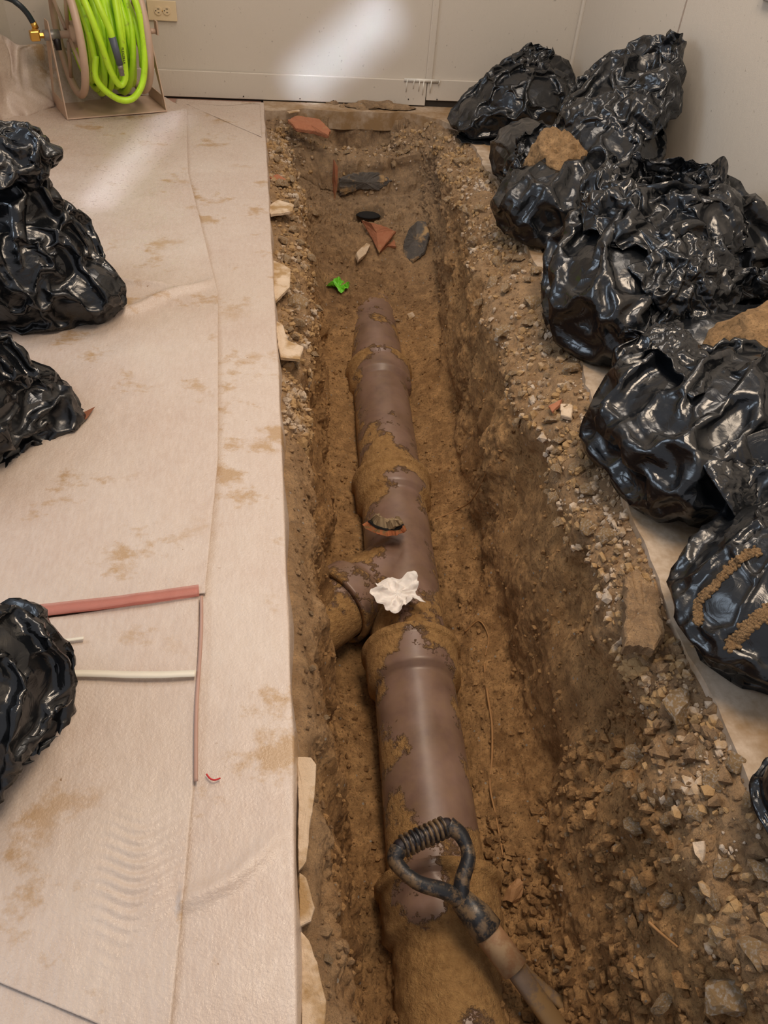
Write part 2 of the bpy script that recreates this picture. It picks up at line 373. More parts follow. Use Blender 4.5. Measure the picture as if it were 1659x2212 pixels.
X, Z = sm(X, 26), sm(Z, 26); bk = np.clip((ys-3.735)/.04, 0, 1)[:, None]; Z = Z*(1-bk)-.02*bk; Yg = np.repeat(ys[:, None], NC, 1)
G = np.stack([X, Yg, Z], 2)
def gnorm(G):
    a = np.gradient(G, axis=0); b = np.gradient(G, axis=1); n = np.cross(b, a); return n/(np.linalg.norm(n, axis=2)[..., None]+1e-9)
def disp(G, amp_fn):
    n = gnorm(G); return G+n*amp_fn[..., None]
q = G.reshape(-1, 3)
rim = np.interp(G[..., 2], [-.25, -.08], [0, 1])
wallness = 1-abs(gnorm(G)[..., 2])
a = .040*fbm(q*[3.6, 3.6, 4.5], 3, 11).reshape(NR, NC)+wallness*.034*fbm(q*[7, 7, 2.2], 3, 21, True).reshape(NR, NC)
edge = np.clip(np.minimum((cs-.035)/.05, (.95-cs)/.05), .12, 1)[None, :]
G = disp(G, a*edge)
q = G.reshape(-1, 3)
msk = np.clip(fbm(q*2.6, 2, 41).reshape(NR, NC)*2.2+.55, .25, 1)
far = 1+.9*np.clip((Yg-2.9)/.4, 0, 1)
a = far*(.019*fbm(q*15, 4, 31).reshape(NR, NC)*(msk+.5*rim)+.011*np.abs(fbm(q*44, 3, 51).reshape(NR, NC))*(msk+.4*rim))
G = disp(G, a*edge)
# the hole of the old drain at the far end of the pit
hc = P(796, 462, -.31)
d = np.hypot((G[..., 0]-hc[0])/.062, (G[..., 1]-hc[1])/.058)
G[..., 2] -= .12*(d < 1.1)*np.clip((1.1-d)*9, 0, 1)
GN = gnorm(G)
idx = np.arange(NR*NC).reshape(NR, NC)
Q = np.stack([idx[:-1, :-1], idx[:-1, 1:], idx[1:, 1:], idx[1:, :-1]], 2).reshape(-1, 4)
tr = tagS(mk('trench', G.reshape(-1, 3), Q, M['soil']))
def gi(y): return int(np.clip((y+.30)/4.14*(NR-1), 0, NR-1))
def ground(x, y):
    """point and normal of the dug ground above (x, y)"""
    i = gi(y); row = G[i]; k = np.where((row[:-1, 0]-x)*(row[1:, 0]-x) <= 0)[0]
    if len(k) == 0: return np.array([x, y, 0.0]), np.array([0, 0, 1.0])
    j = k[np.argmax(row[k, 2])]; return np.array([x, y, row[j, 2]]), GN[i, j]
def hit(px, py, zoff=0):
    """where the line of sight of (px, py) meets the dug ground"""
    d = CR.T @ np.array([(px-IW/2)/FPX, -(py-IH/2)/FPX, -1.0])
    for z in np.arange(0.01, -.75, -.004):
        p = CP+d*((z-1)/d[2]); g, n = ground(p[0], p[1])
        if z <= g[2]: return g, n
    return p, np.array([0, 0, 1.])

# floor slabs
def slab(name, poly, z0, z1, mat):
    bm = bmesh.new(); f = bm.faces.new([bm.verts.new((x, y, z1)) for x, y in poly])
    r = bmesh.ops.extrude_face_region(bm, geom=[f]); 
    for v in [g for g in r['geom'] if isinstance(g, bmesh.types.BMVert)]: v.co.z = z0
    bmesh.ops.recalc_face_normals(bm, faces=bm.faces); bmesh.ops.triangulate(bm, faces=bm.faces)
    me = bpy.data.meshes.new(name); bm.to_mesh(me); bm.free(); me.materials.append(mat)
    o = bpy.data.objects.new(name, me); COL.objects.link(o); return o
yy = np.linspace(-.4, 3.5, 160)
fx = Fx(yy)+.035*fbm(np.c_[yy*5, yy*0+3, yy*0], 4, 61)+.008
edgeR = [(a, b) for a, b in zip(fx, yy)]
xx = np.linspace(.80, .06, 40); by = 3.725+.03*fbm(np.c_[xx*7, xx*0+8, xx*0], 4, 62)+np.interp(xx, [.06, .2, .7, .8], [-.03, .01, 0, -.06])
slabR = edgeR+[(a, b) for a, b in zip(xx, by)]+[(.03, 3.70), (.025, YB), (XR, YB), (XR, -.4)]
tagS(slab('floor', slabR, -.075, 0, M['slab']))
tagS(slab('floor', [(XL-.2, -.4), (-.004, -.4), (.006, 1.0), (.016, YB), (XL-.2, YB)], -.09, -.004, M['pink_floor']))

# ---------------------------------------------------------------- sewer pipe
def lathe_along(prof, y0dir, n=64, origin=None, axis=None, up=np.array([0, 0, 1.]), dirt=None):
    """prof: list of (distance, radius)"""
    axis = axis/np.linalg.norm(axis); s = np.cross(axis, up); s /= np.linalg.norm(s); u = np.cross(s, axis); V = []; 
    for d, r in prof:
        for k in range(n):
            t = 2*math.pi*k/n; V.append(origin+axis*d+r*(math.cos(t)*s+math.sin(t)*u))
    m = len(prof); F = np.array([(i*n+k, (i+1)*n+k, (i+1)*n+(k+1) % n, i*n+(k+1) % n) for i in range(m-1) for k in range(n)])
    return np.array(V), F
def resample(prof, step=.006):
    out = []
    for (a, ra), (b, rb) in zip(prof[:-1], prof[1:]):
        k = max(1, int(math.hypot(b-a, rb-ra)/step)); out += [(a+(b-a)*i/k, ra+(rb-ra)*i/k) for i in range(k)]
    return out+[prof[-1]]
Paxis = np.array([.062, 1, .006]); Paxis /= np.linalg.norm(Paxis); PL = np.linalg.norm([.062, 1, .006])
Porg = np.array([pipe_x(0), 0, pipe_z(0)])
def setdirt(o, fn):
    me = o.data; n = len(me.vertices); a = np.empty(n*3, np.float32); me.vertices.foreach_get('co', a)
    at = me.attributes.new('dirt', 'FLOAT', 'POINT'); at.data.foreach_set('value', fn(a.reshape(-1, 3)).astype(np.float32))
R0 = .100
def pipe_dirt(a, seg):
    y = a[:, 1]; dx = (a[:, 0]-pipe_x(y))/R0
    d = .16+.36*np.clip(abs(dx-.12)-.42, 0, 1)*1.5
    for yb, wd, k in [(2.50, .06, .5), (1.86, .10, .45), (1.20, .09, .35), (.66, .05, .4), (.42, .16, .55), (.1, .2, .3), (1.40, .05, .1)]:
        d = d+k*np.exp(-((y-yb)/wd)**2)
    d = d+.25*np.exp(-((y-1.32)/.12)**2)*(dx < -.3)
    return d
t = empty('sewer_pipe', (pipe_x(1.5), 1.5, pipe_z(1.5)-.1), 'glazed brown clay sewer pipe lying along the bottom of the trench', 'pipe')
bells = [.62, 1.20, 1.86, 2.50]   # far end of each socket
ends = [-.30]+bells+[3.16]
for k in range(5):
    a, b = ends[k]*PL, ends[k+1]*PL
    if k < 4: prof = [(a-.03, R0-.004), (a-.02, R0), (b-.125, R0), (b-.108, .117), (b-.026, .120), (b-.022, .127), (b-.004, .127), (b, .122), (b-.001, .106), (b-.05, .103)]
    else: prof = [(a-.03, R0), (b, R0), (b, .085)]
    V, F = lathe_along(resample(prof), 0, 72, Porg, Paxis)
    nv = fbm(V*[9, 9, 9], 3, 70+k)*.0022+.011*np.abs(fbm(V*[16, 16, 16], 4, 75))*np.clip((.72-V[:, 1])/.15, 0, 1); c = Porg+Paxis*((V-Porg)@Paxis)[:, None]; rr = V-c; V = c+rr*(1+nv/R0)[:, None]
    o = mk('pipe_section', V, F, M['pipe'], t); setdirt(o, lambda q, k=k: pipe_dirt(q+np.array(t.location), k))
# wye branch
org = Porg+Paxis*1.50*PL; ax = np.array([-.66, -.56, .06])
V, F = lathe_along(resample([(.02, .088), (.17, .086), (.195, .106), (.26, .108), (.262, .094), (.24, .090), (.50, .086)]), 0, 56, org+np.array([0, 0, .012]), ax)
o = mk('branch_pipe', V, F, M['pipe'], t); setdirt(o, lambda q: .46+.25*fbm(q*12, 2, 5))

# ---------------------------------------------------------------- crumpled plastic: a small cloth solver
def ico(n):
    bm = bmesh.new(); bmesh.ops.create_icosphere(bm, subdivisions=n, radius=1)
    V = np.array([v.co[:] for v in bm.verts]); F = np.array([[v.index for v in f.verts] for f in bm.faces]); bm.free(); return V, F
def subdiv(V, F):
    E = np.sort(np.vstack([F[:, [0, 1]], F[:, [1, 2]], F[:, [2, 0]]]), 1); U, inv = np.unique(E, axis=0, return_inverse=True); inv = inv.ravel()
    m = len(F); a, b, c = len(V)+inv[:m], len(V)+inv[m:2*m], len(V)+inv[2*m:]
    F2 = np.vstack([np.c_[F[:, 0], a, c], np.c_[F[:, 1], b, a], np.c_[F[:, 2], c, b], np.c_[a, b, c]])
    return np.vstack([V, (V[U[:, 0]]+V[U[:, 1]])/2]), F2, U
def edges_of(F):
    E = np.sort(np.vstack([F[:, [0, 1]], F[:, [1, 2]], F[:, [2, 0]]]), 1); return np.unique(E, axis=0)
def bend_pairs(F):
    E = np.vstack([F[:, [0, 1]], F[:, [1, 2]], F[:, [2, 0]]]); O = np.concatenate([F[:, 2], F[:, 0], F[:, 1]])
    k = np.sort(E, 1); key = k[:, 0].astype(np.int64)*10000000+k[:, 1]; o = np.argsort(key, kind='stable'); key, O = key[o], O[o]
    m = np.where(key[:-1] == key[1:])[0]; return np.c_[O[m], O[m+1]]
def collide(V, blobs, floor, xmax=None, ymax=None):
    for c, r, R in blobs:
        d = (V-c)@R; k = np.sqrt(((d/r)**2).sum(1))+1e-9; m = k < 1
        if m.any(): V[m] = c+(d[m]/k[m, None])@R.T
    if floor is not None: V[:, 2] = np.maximum(V[:, 2], floor)
    if xmax is not None: V[:, 0] = np.minimum(V[:, 0], xmax)
    if ymax is not None: V[:, 1] = np.minimum(V[:, 1], ymax)
    return V
def relax(V, F, blobs=(), its=120, grow=1.12, aniso=None, grav=.0004, floor=0.002, bend=.25, pin=None, xmax=None, ymax=None, seed=0, jit=.002, jfreq=38, press=0.0, fric=.0, jdir=None):
    E = edges_of(F); B = bend_pairs(F); V = V.copy(); n = len(V)
    L0 = np.linalg.norm(V[E[:, 0]]-V[E[:, 1]], axis=1)
    g = np.full(len(E), float(grow))
    if aniso is not None:
        d = V[E[:, 1]]-V[E[:, 0]]; d /= np.linalg.norm(d, axis=1)[:, None]+1e-9; mid = (V[E[:, 0]]+V[E[:, 1]])/2
        t, k = aniso(mid); g = g+k*abs((d*t).sum(1))
    rest = L0*g
    Bn = np.linalg.norm(V[B[:, 0]]-V[B[:, 1]], axis=1)*grow
    V += jit*np.stack([noise(V*jfreq, seed+k) for k in range(3)], 1)*3
    ii = np.concatenate([E[:, 0], E[:, 1]]); bi = np.concatenate([B[:, 0], B[:, 1]])
    deg = np.bincount(ii, minlength=n)+bend*np.bincount(bi, minlength=n)
    P0 = V.copy(); Vp = V.copy(); w = np.ones(n); Ff = F.ravel()
    if pin is not None: w[pin] = 0
    for it in range(its):
        v = (V-Vp)*.88; Vp = V.copy(); acc = np.array([[0, 0, -grav]])
        if press:
            fn = np.cross(V[F[:, 1]]-V[F[:, 0]], V[F[:, 2]]-V[F[:, 0]]); vn = np.stack([np.bincount(Ff, np.repeat(fn[:, k], 3), n) for k in range(3)], 1)
            vn /= np.linalg.norm(vn, axis=1)[:, None]+1e-12; acc = acc-press*vn
        V = V+w[:, None]*(v+acc)
        for sub in range(2):
            d = V[E[:, 1]]-V[E[:, 0]]; l = np.linalg.norm(d, axis=1)+1e-9; c = d*((l-rest)/l*.5)[:, None]
            d2 = V[B[:, 1]]-V[B[:, 0]]; l2 = np.linalg.norm(d2, axis=1)+1e-9; e = (l2-Bn)/l2; c2 = d2*(np.minimum(e, 0)*.5*bend)[:, None]
            C = np.empty((n, 3))
            for k in range(3):
                C[:, k] = np.bincount(ii, np.concatenate([c[:, k], -c[:, k]]), n)+np.bincount(bi, np.concatenate([c2[:, k], -c2[:, k]]), n)
            V = V+w[:, None]*C*(1.6/deg)[:, None]
        Vb = V.copy(); V = collide(V, blobs, floor, xmax, ymax)
        if fric:
            m = (np.abs(V-Vb).sum(1) > 1e-7); V[m] = V[m]*(1-fric)+fric*collide(Vp[m].copy(), blobs, floor, xmax, ymax)
        if pin is not None: V[pin] = P0[pin]
    return V
def rotz(a, tilt=0, ta=0):
    c, s = math.cos(a), math.sin(a); A = np.array([[c, -s, 0], [s, c, 0], [0, 0, 1.]])
    if tilt:
        B = np.array(Matrix.Rotation(tilt, 3, Vector((math.cos(ta), math.sin(ta), 0)))); A = B@A
    return A
def blob(c, r, a=0, tilt=0, ta=0): return (np.array(c, float), np.array(r, float), rotz(a, tilt, ta))
def shrinkwrap(center, blobs, n=4, k=14.0):
    """icosphere pushed out onto the smooth union of the blobs, seen from centre"""
    V, F = ico(n); center = np.array(center, float); t = np.full(len(V), .02)
    def field(p):
        s = 0
        for c, r, R in blobs:
            d = (p-c)@R; s = s+np.exp(-k*(np.sqrt(((d/r)**2).sum(1))-1))
        return s
    T = np.linspace(.01, .9, 180); last = np.zeros(len(V))
    for tt in T:
        last = np.where(field(center+V*tt) > 1, tt, last)
    last = np.maximum(last, .02)
    return center+V*last[:, None], F
def bag_body(center, blobs, grow=1.10, base=4, neck=None, neck_k=.3, seed=0, floor=.003, lv=((60, 1.0), (40, 1.035), (26, 1.018)), shrink=.95, press=.00012, crease=.022, **kw):
    V, F = shrinkwrap(center, blobs, base)
    V[:, 2] = np.maximum(V[:, 2], floor)
    for _ in range(3):
        E = edges_of(F); n = len(V); ii = np.r_[E[:, 0], E[:, 1]]; jj = np.r_[E[:, 1], E[:, 0]]; dg = np.bincount(ii, minlength=n)
        V = .5*V+.5*np.stack([np.bincount(ii, V[jj, k], n) for k in range(3)], 1)/dg[:, None]
    inner = [(c, r*shrink, R) for c, r, R in blobs]
    d = V-np.array(center); d /= np.linalg.norm(d, axis=1)[:, None]
    wv = V+.05*np.stack([noise(V*9, seed+40+k) for k in range(3)], 1)
    V = V+d*(crease*fbm(wv*[6.5, 6.5, 6.5], 2, seed+50, True)-crease*.2)[:, None]; V[:, 2] = np.maximum(V[:, 2], floor)
    an = None
    if neck is not None:
        nk = np.array(neck, float)
        def an(m):
            d = m-nk; ds = np.linalg.norm(d, axis=1)+1e-6; cen = np.array(center)-nk; cen = cen/(np.linalg.norm(cen)+1e-9)
            t = np.cross(d/ds[:, None], cen); t /= np.linalg.norm(t, axis=1)[:, None]+1e-9
            return t, neck_k*np.clip(1.3-ds/.35, 0.15, 1)
    for l, (its, gr) in enumerate(lv):
        if l: V, F, U = subdiv(V, F)
        V = relax(V, F, inner, its, grow if l == 0 else gr, an if l < 2 else None, grav=0.00002, floor=floor, seed=seed+9*l, jit=.006*.45**l, jfreq=16*2**l, press=press*.6**l, fric=.6, bend=(.25, .14, .10)[min(l, 2)], **kw)
    return V, F
def sheet_patch(rows, nu=70, nv=70):
    """rows: list of polylines (world points); a smooth patch through them"""
    R = np.stack([spline(r, nu) for r in rows]); G2 = np.stack([spline(R[:, k], nv) for k in range(nu)], 1)
    V = G2.reshape(-1, 3); idx = np.arange(nu*nv).reshape(nv, nu); F = []
    a, b, c, d = idx[:-1, :-1].ravel(), idx[:-1, 1:].ravel(), idx[1:, 1:].ravel(), idx[1:, :-1].ravel()
    alt = (np.add.outer(np.arange(nv-1), np.arange(nu-1)) % 2).ravel().astype(bool)
    F = np.vstack([np.where(alt[:, None], np.c_[a, b, c], np.c_[a, b, d]), np.where(alt[:, None], np.c_[a, c, d], np.c_[b, c, d])]); return V, F
def thick(o, t=.0008):
    m = o.modifiers.new('thickness', 'SOLIDIFY'); m.thickness = t; m.offset = 0; return o

def mound(name, label, c, r, amp=.02, n=5, seed=0, cat='sand', kind=None):
    V, F = ico(n); V = V*np.array(r)+np.array(c); d = V-np.array(c); d /= np.linalg.norm(d, axis=1)[:, None]
    V = V+d*(amp*fbm(V*14, 5, seed)+amp*.5*np.abs(fbm(V*45, 3, seed+7)))[:, None]; V[:, 2] = np.maximum(V[:, 2], .004)
    return tag(recenter(mk(name, V, F, M['soil'] if cat == 'soil' else M['sand'])), label, cat, kind='stuff')

# ---------------------------------------------------------------- plastic sheeting
def grid_sheet(name, fn, nu, nv, label, mat=None, extra=None, thickness=.0006):
    u, v = np.meshgrid(np.linspace(0, 1, nu), np.linspace(0, 1, nv)); p = fn(u.ravel(), v.ravel())
    idx = np.arange(nu*nv).reshape(nv, nu); Q = np.stack([idx[:-1, :-1], idx[:-1, 1:], idx[1:, 1:], idx[1:, :-1]], 2).reshape(-1, 4)
    o = mk(name, p, Q, mat or M['sheet']); recenter(o); thick(o, thickness); return tag(o, label, 'plastic sheet')
seamP = np.array([P(a, b)[:2] for a, b in [(380, 2330), (378, 2212), (400, 2000), (430, 1640), (435, 1295), (465, 1000), (475, 640), (440, 480), (415, 380), (405, 228)]])
seam = lambda y: np.interp(y, seamP[:, 1], seamP[:, 0])
redP = np.array([P(a, b)[:2] for a, b in [(-400, 1395), (0, 1355), (435, 1293)]])
red = lambda x: np.interp(x, redP[:, 0], redP[:, 1])
def wrk(x, y, s, a=.004):
    q = np.c_[x*3, y*3, x*0+s]; z = a*np.maximum(0, fbm(q, 3, 80+s, True))+a*.25*fbm(q*[9, 5, 1], 2, 90+s)+a*.4
    # folds pushed up beside the tied bag, crease further down and rucks at the near end
    def ridge(x0, y0, x1, y1, w, h):
        dx, dy = x1-x0, y1-y0; L = math.hypot(dx, dy); t = ((x-x0)*dx+(y-y0)*dy)/L; n = ((x-x0)*-dy+(y-y0)*dx)/L+.008*np.sin(t*30)
        return h*np.exp(-(n/w)**2)/(1+np.exp(-(t+.02)*60))/(1+np.exp((t-L-.02)*40))
    f = P(250, 690), P(430, 625), P(240, 610), P(345, 628), P(60, 700), P(300, 660)
    z = z+ridge(*f[0][:2], *f[1][:2], .018, .014)+ridge(*f[2][:2], *f[3][:2], .014, .012)
    g = P(330, 1850), P(430, 1900), P(400, 1950), P(560, 1850)
    z = z+ridge(*g[2][:2], *g[3][:2], .012, .012)*(x > seam(y)-.01)
    rx = np.exp(-((x-P(300, 1900)[0])/.05)**2)*np.exp(-((y-P(300, 1900)[1])/.07)**2); z = z+.0015*rx*np.sin(y*420+4*np.sin(x*60))
    return z
def f_strip(u, v):
    y = -.35+v*(3.80+.35); x0 = seam(y)-.05; k = np.clip(u/.82, 0, 1); x1 = np.interp(y, [.2, .6, 1.5, 3.7], [.001, .014, .023, .025])+.003*noise(np.c_[y*6, y*0, y*0], 5)
    x = x0+(x1-x0)*k; z = .003+wrk(x, y, 1)*(1-.6*k)
    h = np.clip((u-.82)/.18, 0, 1); L = .055+.012*noise(np.c_[y*3, y*0+4, y*0], 6)
    x = x+h*.010*(1-h*.3)+.004*np.sin(y*24)*h; z = z-h**1.6*L
    return np.c_[x, np.where(u > .9, y, y), z]
S1 = grid_sheet('plastic_sheet', f_strip, 60, 700, 'long narrow strip of whitish plastic sheet folded over the left edge of the trench')
def f_corner(u, v):
    a, b, c, d = P(404, 229), P(562, 227), P(563, 300), P(470, 262)
    x = (a[0]*(1-u)+b[0]*u); y0 = a[1]*(1-u)+(c[1])*u; y1 = a[1]*(1-u)+b[1]*u-.01+.012*np.sin(u*9); y = y0+(y1-y0)*v
    return np.c_[x, y, .005+wrk(x, y, 2, .002)]
grid_sheet('plastic_sheet', f_corner, 50, 24, 'small triangular end of plastic sheet at the far left corner of the trench')
def f_main(u, v):
    x1 = 0; ytop = 3.80
    vv = v; yb = .86
    y = yb+vv*(ytop-yb); x1 = seam(y)+.010*np.sin(y*1.7)-.002; x1 = np.where(y > 3.62, x1-(y-3.62)*.55, x1)
    x = -1.0+(x1+1.0)*u; y = np.where(v < .15, y+(red(x)-yb)*(1-v/.15), y)
    z = .009+wrk(x, y, 3); 
    return np.c_[x, y, z]
grid_sheet('plastic_sheet', f_main, 300, 640, 'large whitish plastic sheet under the hose reel and tied bag')
def f_low(u, v):
    x0 = -1.0; h0, h1, h2 = P(-300, 2010), P(0, 2105), P(280, 2212); h3 = P(380, 2260)
    y = 0; xs = np.array([h0[0], h1[0], h2[0], h3[0]]); yh = np.array([h0[1], h1[1], h2[1], h3[1]])
    x = -1.0+(-.10+1.0)*u; yb = np.interp(x, xs, yh); yt = red(x)-.006; y = yb+(yt-yb)*v
    sx = seam(y)-.003; x = -1.0+(sx+1.0)*u
    return np.c_[x, y, .0065+wrk(x, y, 4)]
grid_sheet('plastic_sheet', f_low, 240, 320, 'plastic sheet smeared with brown mud on the near left floor below the red tape')
def f_near(u, v):
    x = -1.0+.93*u; y = -.35+v*.85; x = np.minimum(x, seam(y)-.01); return np.c_[x, y, .003+wrk(x, y, 5, .003)]
grid_sheet('plastic_sheet', f_near, 120, 90, 'pinkish plastic sheet at the bottom left corner, tucked under the stained sheet')
# sheet hanging in the far left corner
rows = [[(-1.03, 3.1, .02), P(0, 268), P(60, 250, .012), P(118, 232, .012), P(215, 222, .012)],
        [(-1.03, 3.15, .14), PX(0, 180, -.985), (-.93, 3.60, .12), (-.80, 3.74, .10), (-.66, 3.79, .06)],
        [(-1.03, 3.2, .30), PX(0, 78, -.985), (-.92, 3.66, .22), (-.80, 3.80, .19), (-.60, 3.825, .14)]]
V, F = sheet_patch(rows, 60, 40); V = relax(V, F, (), 25, 1.05, grav=0, floor=.004, bend=.5, pin=np.r_[0:60, 2340:2400], jit=.006, jfreq=9, ymax=3.83)
tag(thick(recenter(mk('plastic_sheet', V, F, M['sheet']))), 'plastic sheet rising up the wall in the far left corner behind the hose reel', 'plastic sheet')
# dark floor strip between the sheets is the floor below; cream strips and the red tape
def strip(name, mat, pts, wd, label, cat, zz=.014, n=60):
    a, b = [P(*p)[:2] for p in pts]; a, b = np.array(a), np.array(b); d = (b-a)/np.linalg.norm(b-a); nrm = np.array([-d[1], d[0]]); V = []; k = np.linspace(0, 1, n)
    c = a+(b-a)*k[:, None]; c = c+nrm*(.0015*np.sin(k*7))[:, None]; F = []
    for s in (-.5, .5): V.append(np.c_[c+nrm*s*wd, wrk(*(c+nrm*s*wd).T, 3)*.5+zz])
    V = np.vstack(V); F = [(i, i+1, n+i+1, n+i) for i in range(n-1)]
    return tag(recenter(thick(mk(name, V, F, M[mat]), .001)), label, cat)
strip('red_tape', 'red_tape', [(-30, 1350), (432, 1290)], .026, 'translucent red tape crossing the plastic sheet at the left', 'tape', .0145)
strip('cream_strip', 'white_tape', [(60, 1399), (185, 1393)], .006, 'short cream strip of folded plastic above the nearest left bag', 'strip')
strip('cream_strip', 'white_tape', [(95, 1472), (425, 1471)], .012, 'long cream strip lying across the sheet beside the nearest left bag', 'strip', .016)
strip('brown_gap', 'pink_floor', [(437, 1300), (424, 1700)], .0055, 'narrow strip of brown floor showing between the two plastic sheets', 'gap', .0135)
def patch(name, mat, poly, z, label, cat, th=.0006, parent=None):
    pts = [P(a, b, z) if len(q) == 2 else P(a, b, q[2]) for q in poly for a, b in [q[:2]]]; return None
a = [P(*p, .021) for p in [(172, 915), (176, 893), (205, 879), (188, 903)]]
o = mk('tear', a, [(0, 3, 2, 1)], simple('torn_brown', (.22, .075, .03), .6), None, False)
tag(recenter(thick(o, .001)), 'small diamond shaped tear in the plastic sheet showing brown floor', 'tear')
th = spline([P(446, 1672, .012), P(453, 1681, .012), P(463, 1685, .013), P(476, 1681, .012)], 24); V, F = tube(th, .0012, 8)
tag(recenter(mk('red_thread', V, F, M['red_thread'])), 'short curled red thread on the plastic strip', 'thread')

# ---------------------------------------------------------------- hose reel
O = np.array([-.753, 3.437, .014]); U_ = np.array([.923, .385, 0]); V_ = np.array([-.385, .923, 0]); Zv = np.array([0, 0, 1.])
W = lambda u, v, z: O+U_*u+V_*v+Zv*z
RB = np.stack([U_, V_, Zv], 1)
AZ = .268; AV = .10
t = empty('hose_reel', tuple(W(.2, .1, 0)), 'tan steel hose reel standing on the plastic sheet in the far left corner', 'hose reel')
def plate(name, pts, thk, nrm, mat, parent, hole=None):
    """flat plate from an outline, given thickness along nrm"""
    bm = bmesh.new(); vs = [bm.verts.new(tuple(p)) for p in pts]; bm.faces.new(vs)
    if hole is not None:
        bm.free(); bm = bmesh.new(); a = [bm.verts.new(tuple(p)) for p in pts]; b = [bm.verts.new(tuple(p)) for p in hole]; n = len(a)
        for i in range(n): bm.faces.new((a[i], a[(i+1) % n], b[(i+1) % n], b[i]))
    r = bmesh.ops.extrude_face_region(bm, geom=bm.faces[:]); 
    for g in r['geom']:
        if isinstance(g, bmesh.types.BMVert): g.co += Vector(nrm*thk)
    bmesh.ops.recalc_face_normals(bm, faces=bm.faces)
    V = [v.co[:] for v in bm.verts]; bm.verts.index_update(); F = [[v.index for v in f.verts] for f in bm.faces]; bm.free()
    return mk(name, V, F, mat, parent, False)
o = MB().box(W(.2, .1, .003), (.40, .235, .005), RB).build('base_plate', M['tan_metal'], t, bevel=.0015)
for s, u in ((-1, .0), (1, .40)):
    inn = .012 if s < 0 else -.012
    out = [W(u, -.017, 0), W(u, .217, 0), W(u+inn, AV+.028, AZ+.05), W(u+inn, AV-.028, AZ+.05)]
    hol = [W(u+inn*.2, .018, .055), W(u+inn*.2, .182, .055), W(u+inn, AV+.008, AZ-.03), W(u+inn, AV-.008, AZ-.03)]
    plate('side_frame', out, .004, U_, M['tan_metal'], t, hol)
def ring(u, r, rt, n=96, wob=0):
    a = np.arange(n+1)/n*2*math.pi; return [W(u, AV+r*math.cos(x), AZ+r*math.sin(x)) for x in a]
for u in (.085, .335):
    V, F = tube(ring(u, .205, .013), .0145, 14, False); rg = mk('side_ring', V, F, M['tan_metal'], t)
    for k in range(4):
        an = .5+k*math.pi/2; V, F = tube([W(u, AV+.03*math.cos(an), AZ+.03*math.sin(an)), W(u, AV+.2*math.cos(an), AZ+.2*math.sin(an))], .0075, 10); mk('spoke', V, F, M['tan_metal'], rg)
V, F = tube([W(.088, AV, AZ), W(.332, AV, AZ)], .045, 28); mk('drum', V, F, M['tan_metal'], t)
V, F = tube([W(-.005, AV, AZ), W(.052, AV, AZ)], .0185, 20); mk('swivel', V, F, M['steel'], t); V, F = tube([W(.05, AV, AZ), W(.40, AV, AZ)], .013, 20); mk('axle', V, F, M['tan_metal'], t)
V, F = tube([W(.038, AV, AZ), W(.038, AV-.01, AZ-.05)], [.015, .012], 16); mk('drain_fitting', V, F, M['black_steel'], t)
V, F = tube([W(.40, AV, AZ), W(.425, AV, AZ)], .010, 14); ck = mk('crank_bracket', V, F, M['tan_metal'], t)
MB().box(W(.432, AV, AZ+.012), (.007, .032, .05), RB).build('crank_tab', M['tan_metal'], ck, bevel=.001)
# lime hose wound on the drum
hp = []; rs = np.random.default_rng(4)
def wind(u0, u1, turns, r0, seed):
    pts = []; n = int(turns*26)
    for k in range(n+1):
        th = 2*math.pi*turns*k/n+1.2; f = k/n; u = u0+(u1-u0)*f+.010*math.sin(3.1*th*.37+seed)
        r = r0+.012*math.sin(th*.53+seed*2)+.006*math.sin(th*1.7+seed); sag = .018*(1+math.sin(th*.41+seed))*max(0, -math.sin(th))
        pts.append(W(u, AV+(r)*math.cos(th), AZ+(r+sag)*math.sin(th)))
    return pts
hose = empty('hose', tuple(W(.2, .1, .05)), 'lime green air hose wound in loose coils on the tan reel', 'hose')
coils = []
for a in [(.118, .305, 8, .105, 1), (.300, .125, 7, .130, 2), (.115, .308, 7.4, .158, 3.3), (.290, .14, 4.2, .178, 5.1)]:
    pts = wind(*a); coils.append(pts); V, F = tube(pts, .0123, 12); mk('coil', V, F, M['hose'], hose)
# sagging loose loop at the bottom and the end hanging in front
q = lambda px, py, v: (lambda d: CP+d*(((W(0, v, 0)-CP)@V_)/(d@V_)))(CR.T @ np.array([(px-IW/2)/FPX, -(py-IH/2)/FPX, -1.0]))
lp = spline([q(207, 120, -.07), q(206, 165, -.075), q(228, 196, -.08), q(262, 216, -.085), q(290, 210, -.085), q(309, 175, -.09), q(312, 110, -.10), q(303, 40, -.09), q(285, -20, -.06)], 60)
V, F = tube(lp, .0123, 12); mk('loose_loop', V, F, M['hose'], hose)
lp = spline([q(170, -25, -.05), q(190, 20, -.10), q(215, 85, -.118), q(238, 150, -.108), q(258, 183, -.10), q(270, 170, -.096), q(268, 130, -.096), q(258, 60, -.10), q(245, -20, -.06)], 60)
V, F = tube(lp, .0123, 12); mk('loose_loop', V, F, M['hose'], hose)
ep = spline([q(196, -30, -.06), q(215, 15, -.105), q(236, 62, -.122), q(243, 85, -.126)], 30); V, F = tube(ep, .0123, 12); mk('hose_end', V, F, M['hose'], hose)
e0, e1 = q(242, 80, -.126), q(259, 140, -.130); V, F = tube([e0, e1], [.0145, .0125], 16); cf = mk('strain_relief', V, F, M['grey_rubber'], hose)
e2 = q(264, 163, -.13); V, F = tube([e1, e1*.7+e2*.3, e1*.68+e2*.32, e1*.35+e2*.65, e1*.33+e2*.67, e2], [.010, .011, .009, .011, .009, .0095], 14); mk('coupling', V, F, M['steel'], cf)
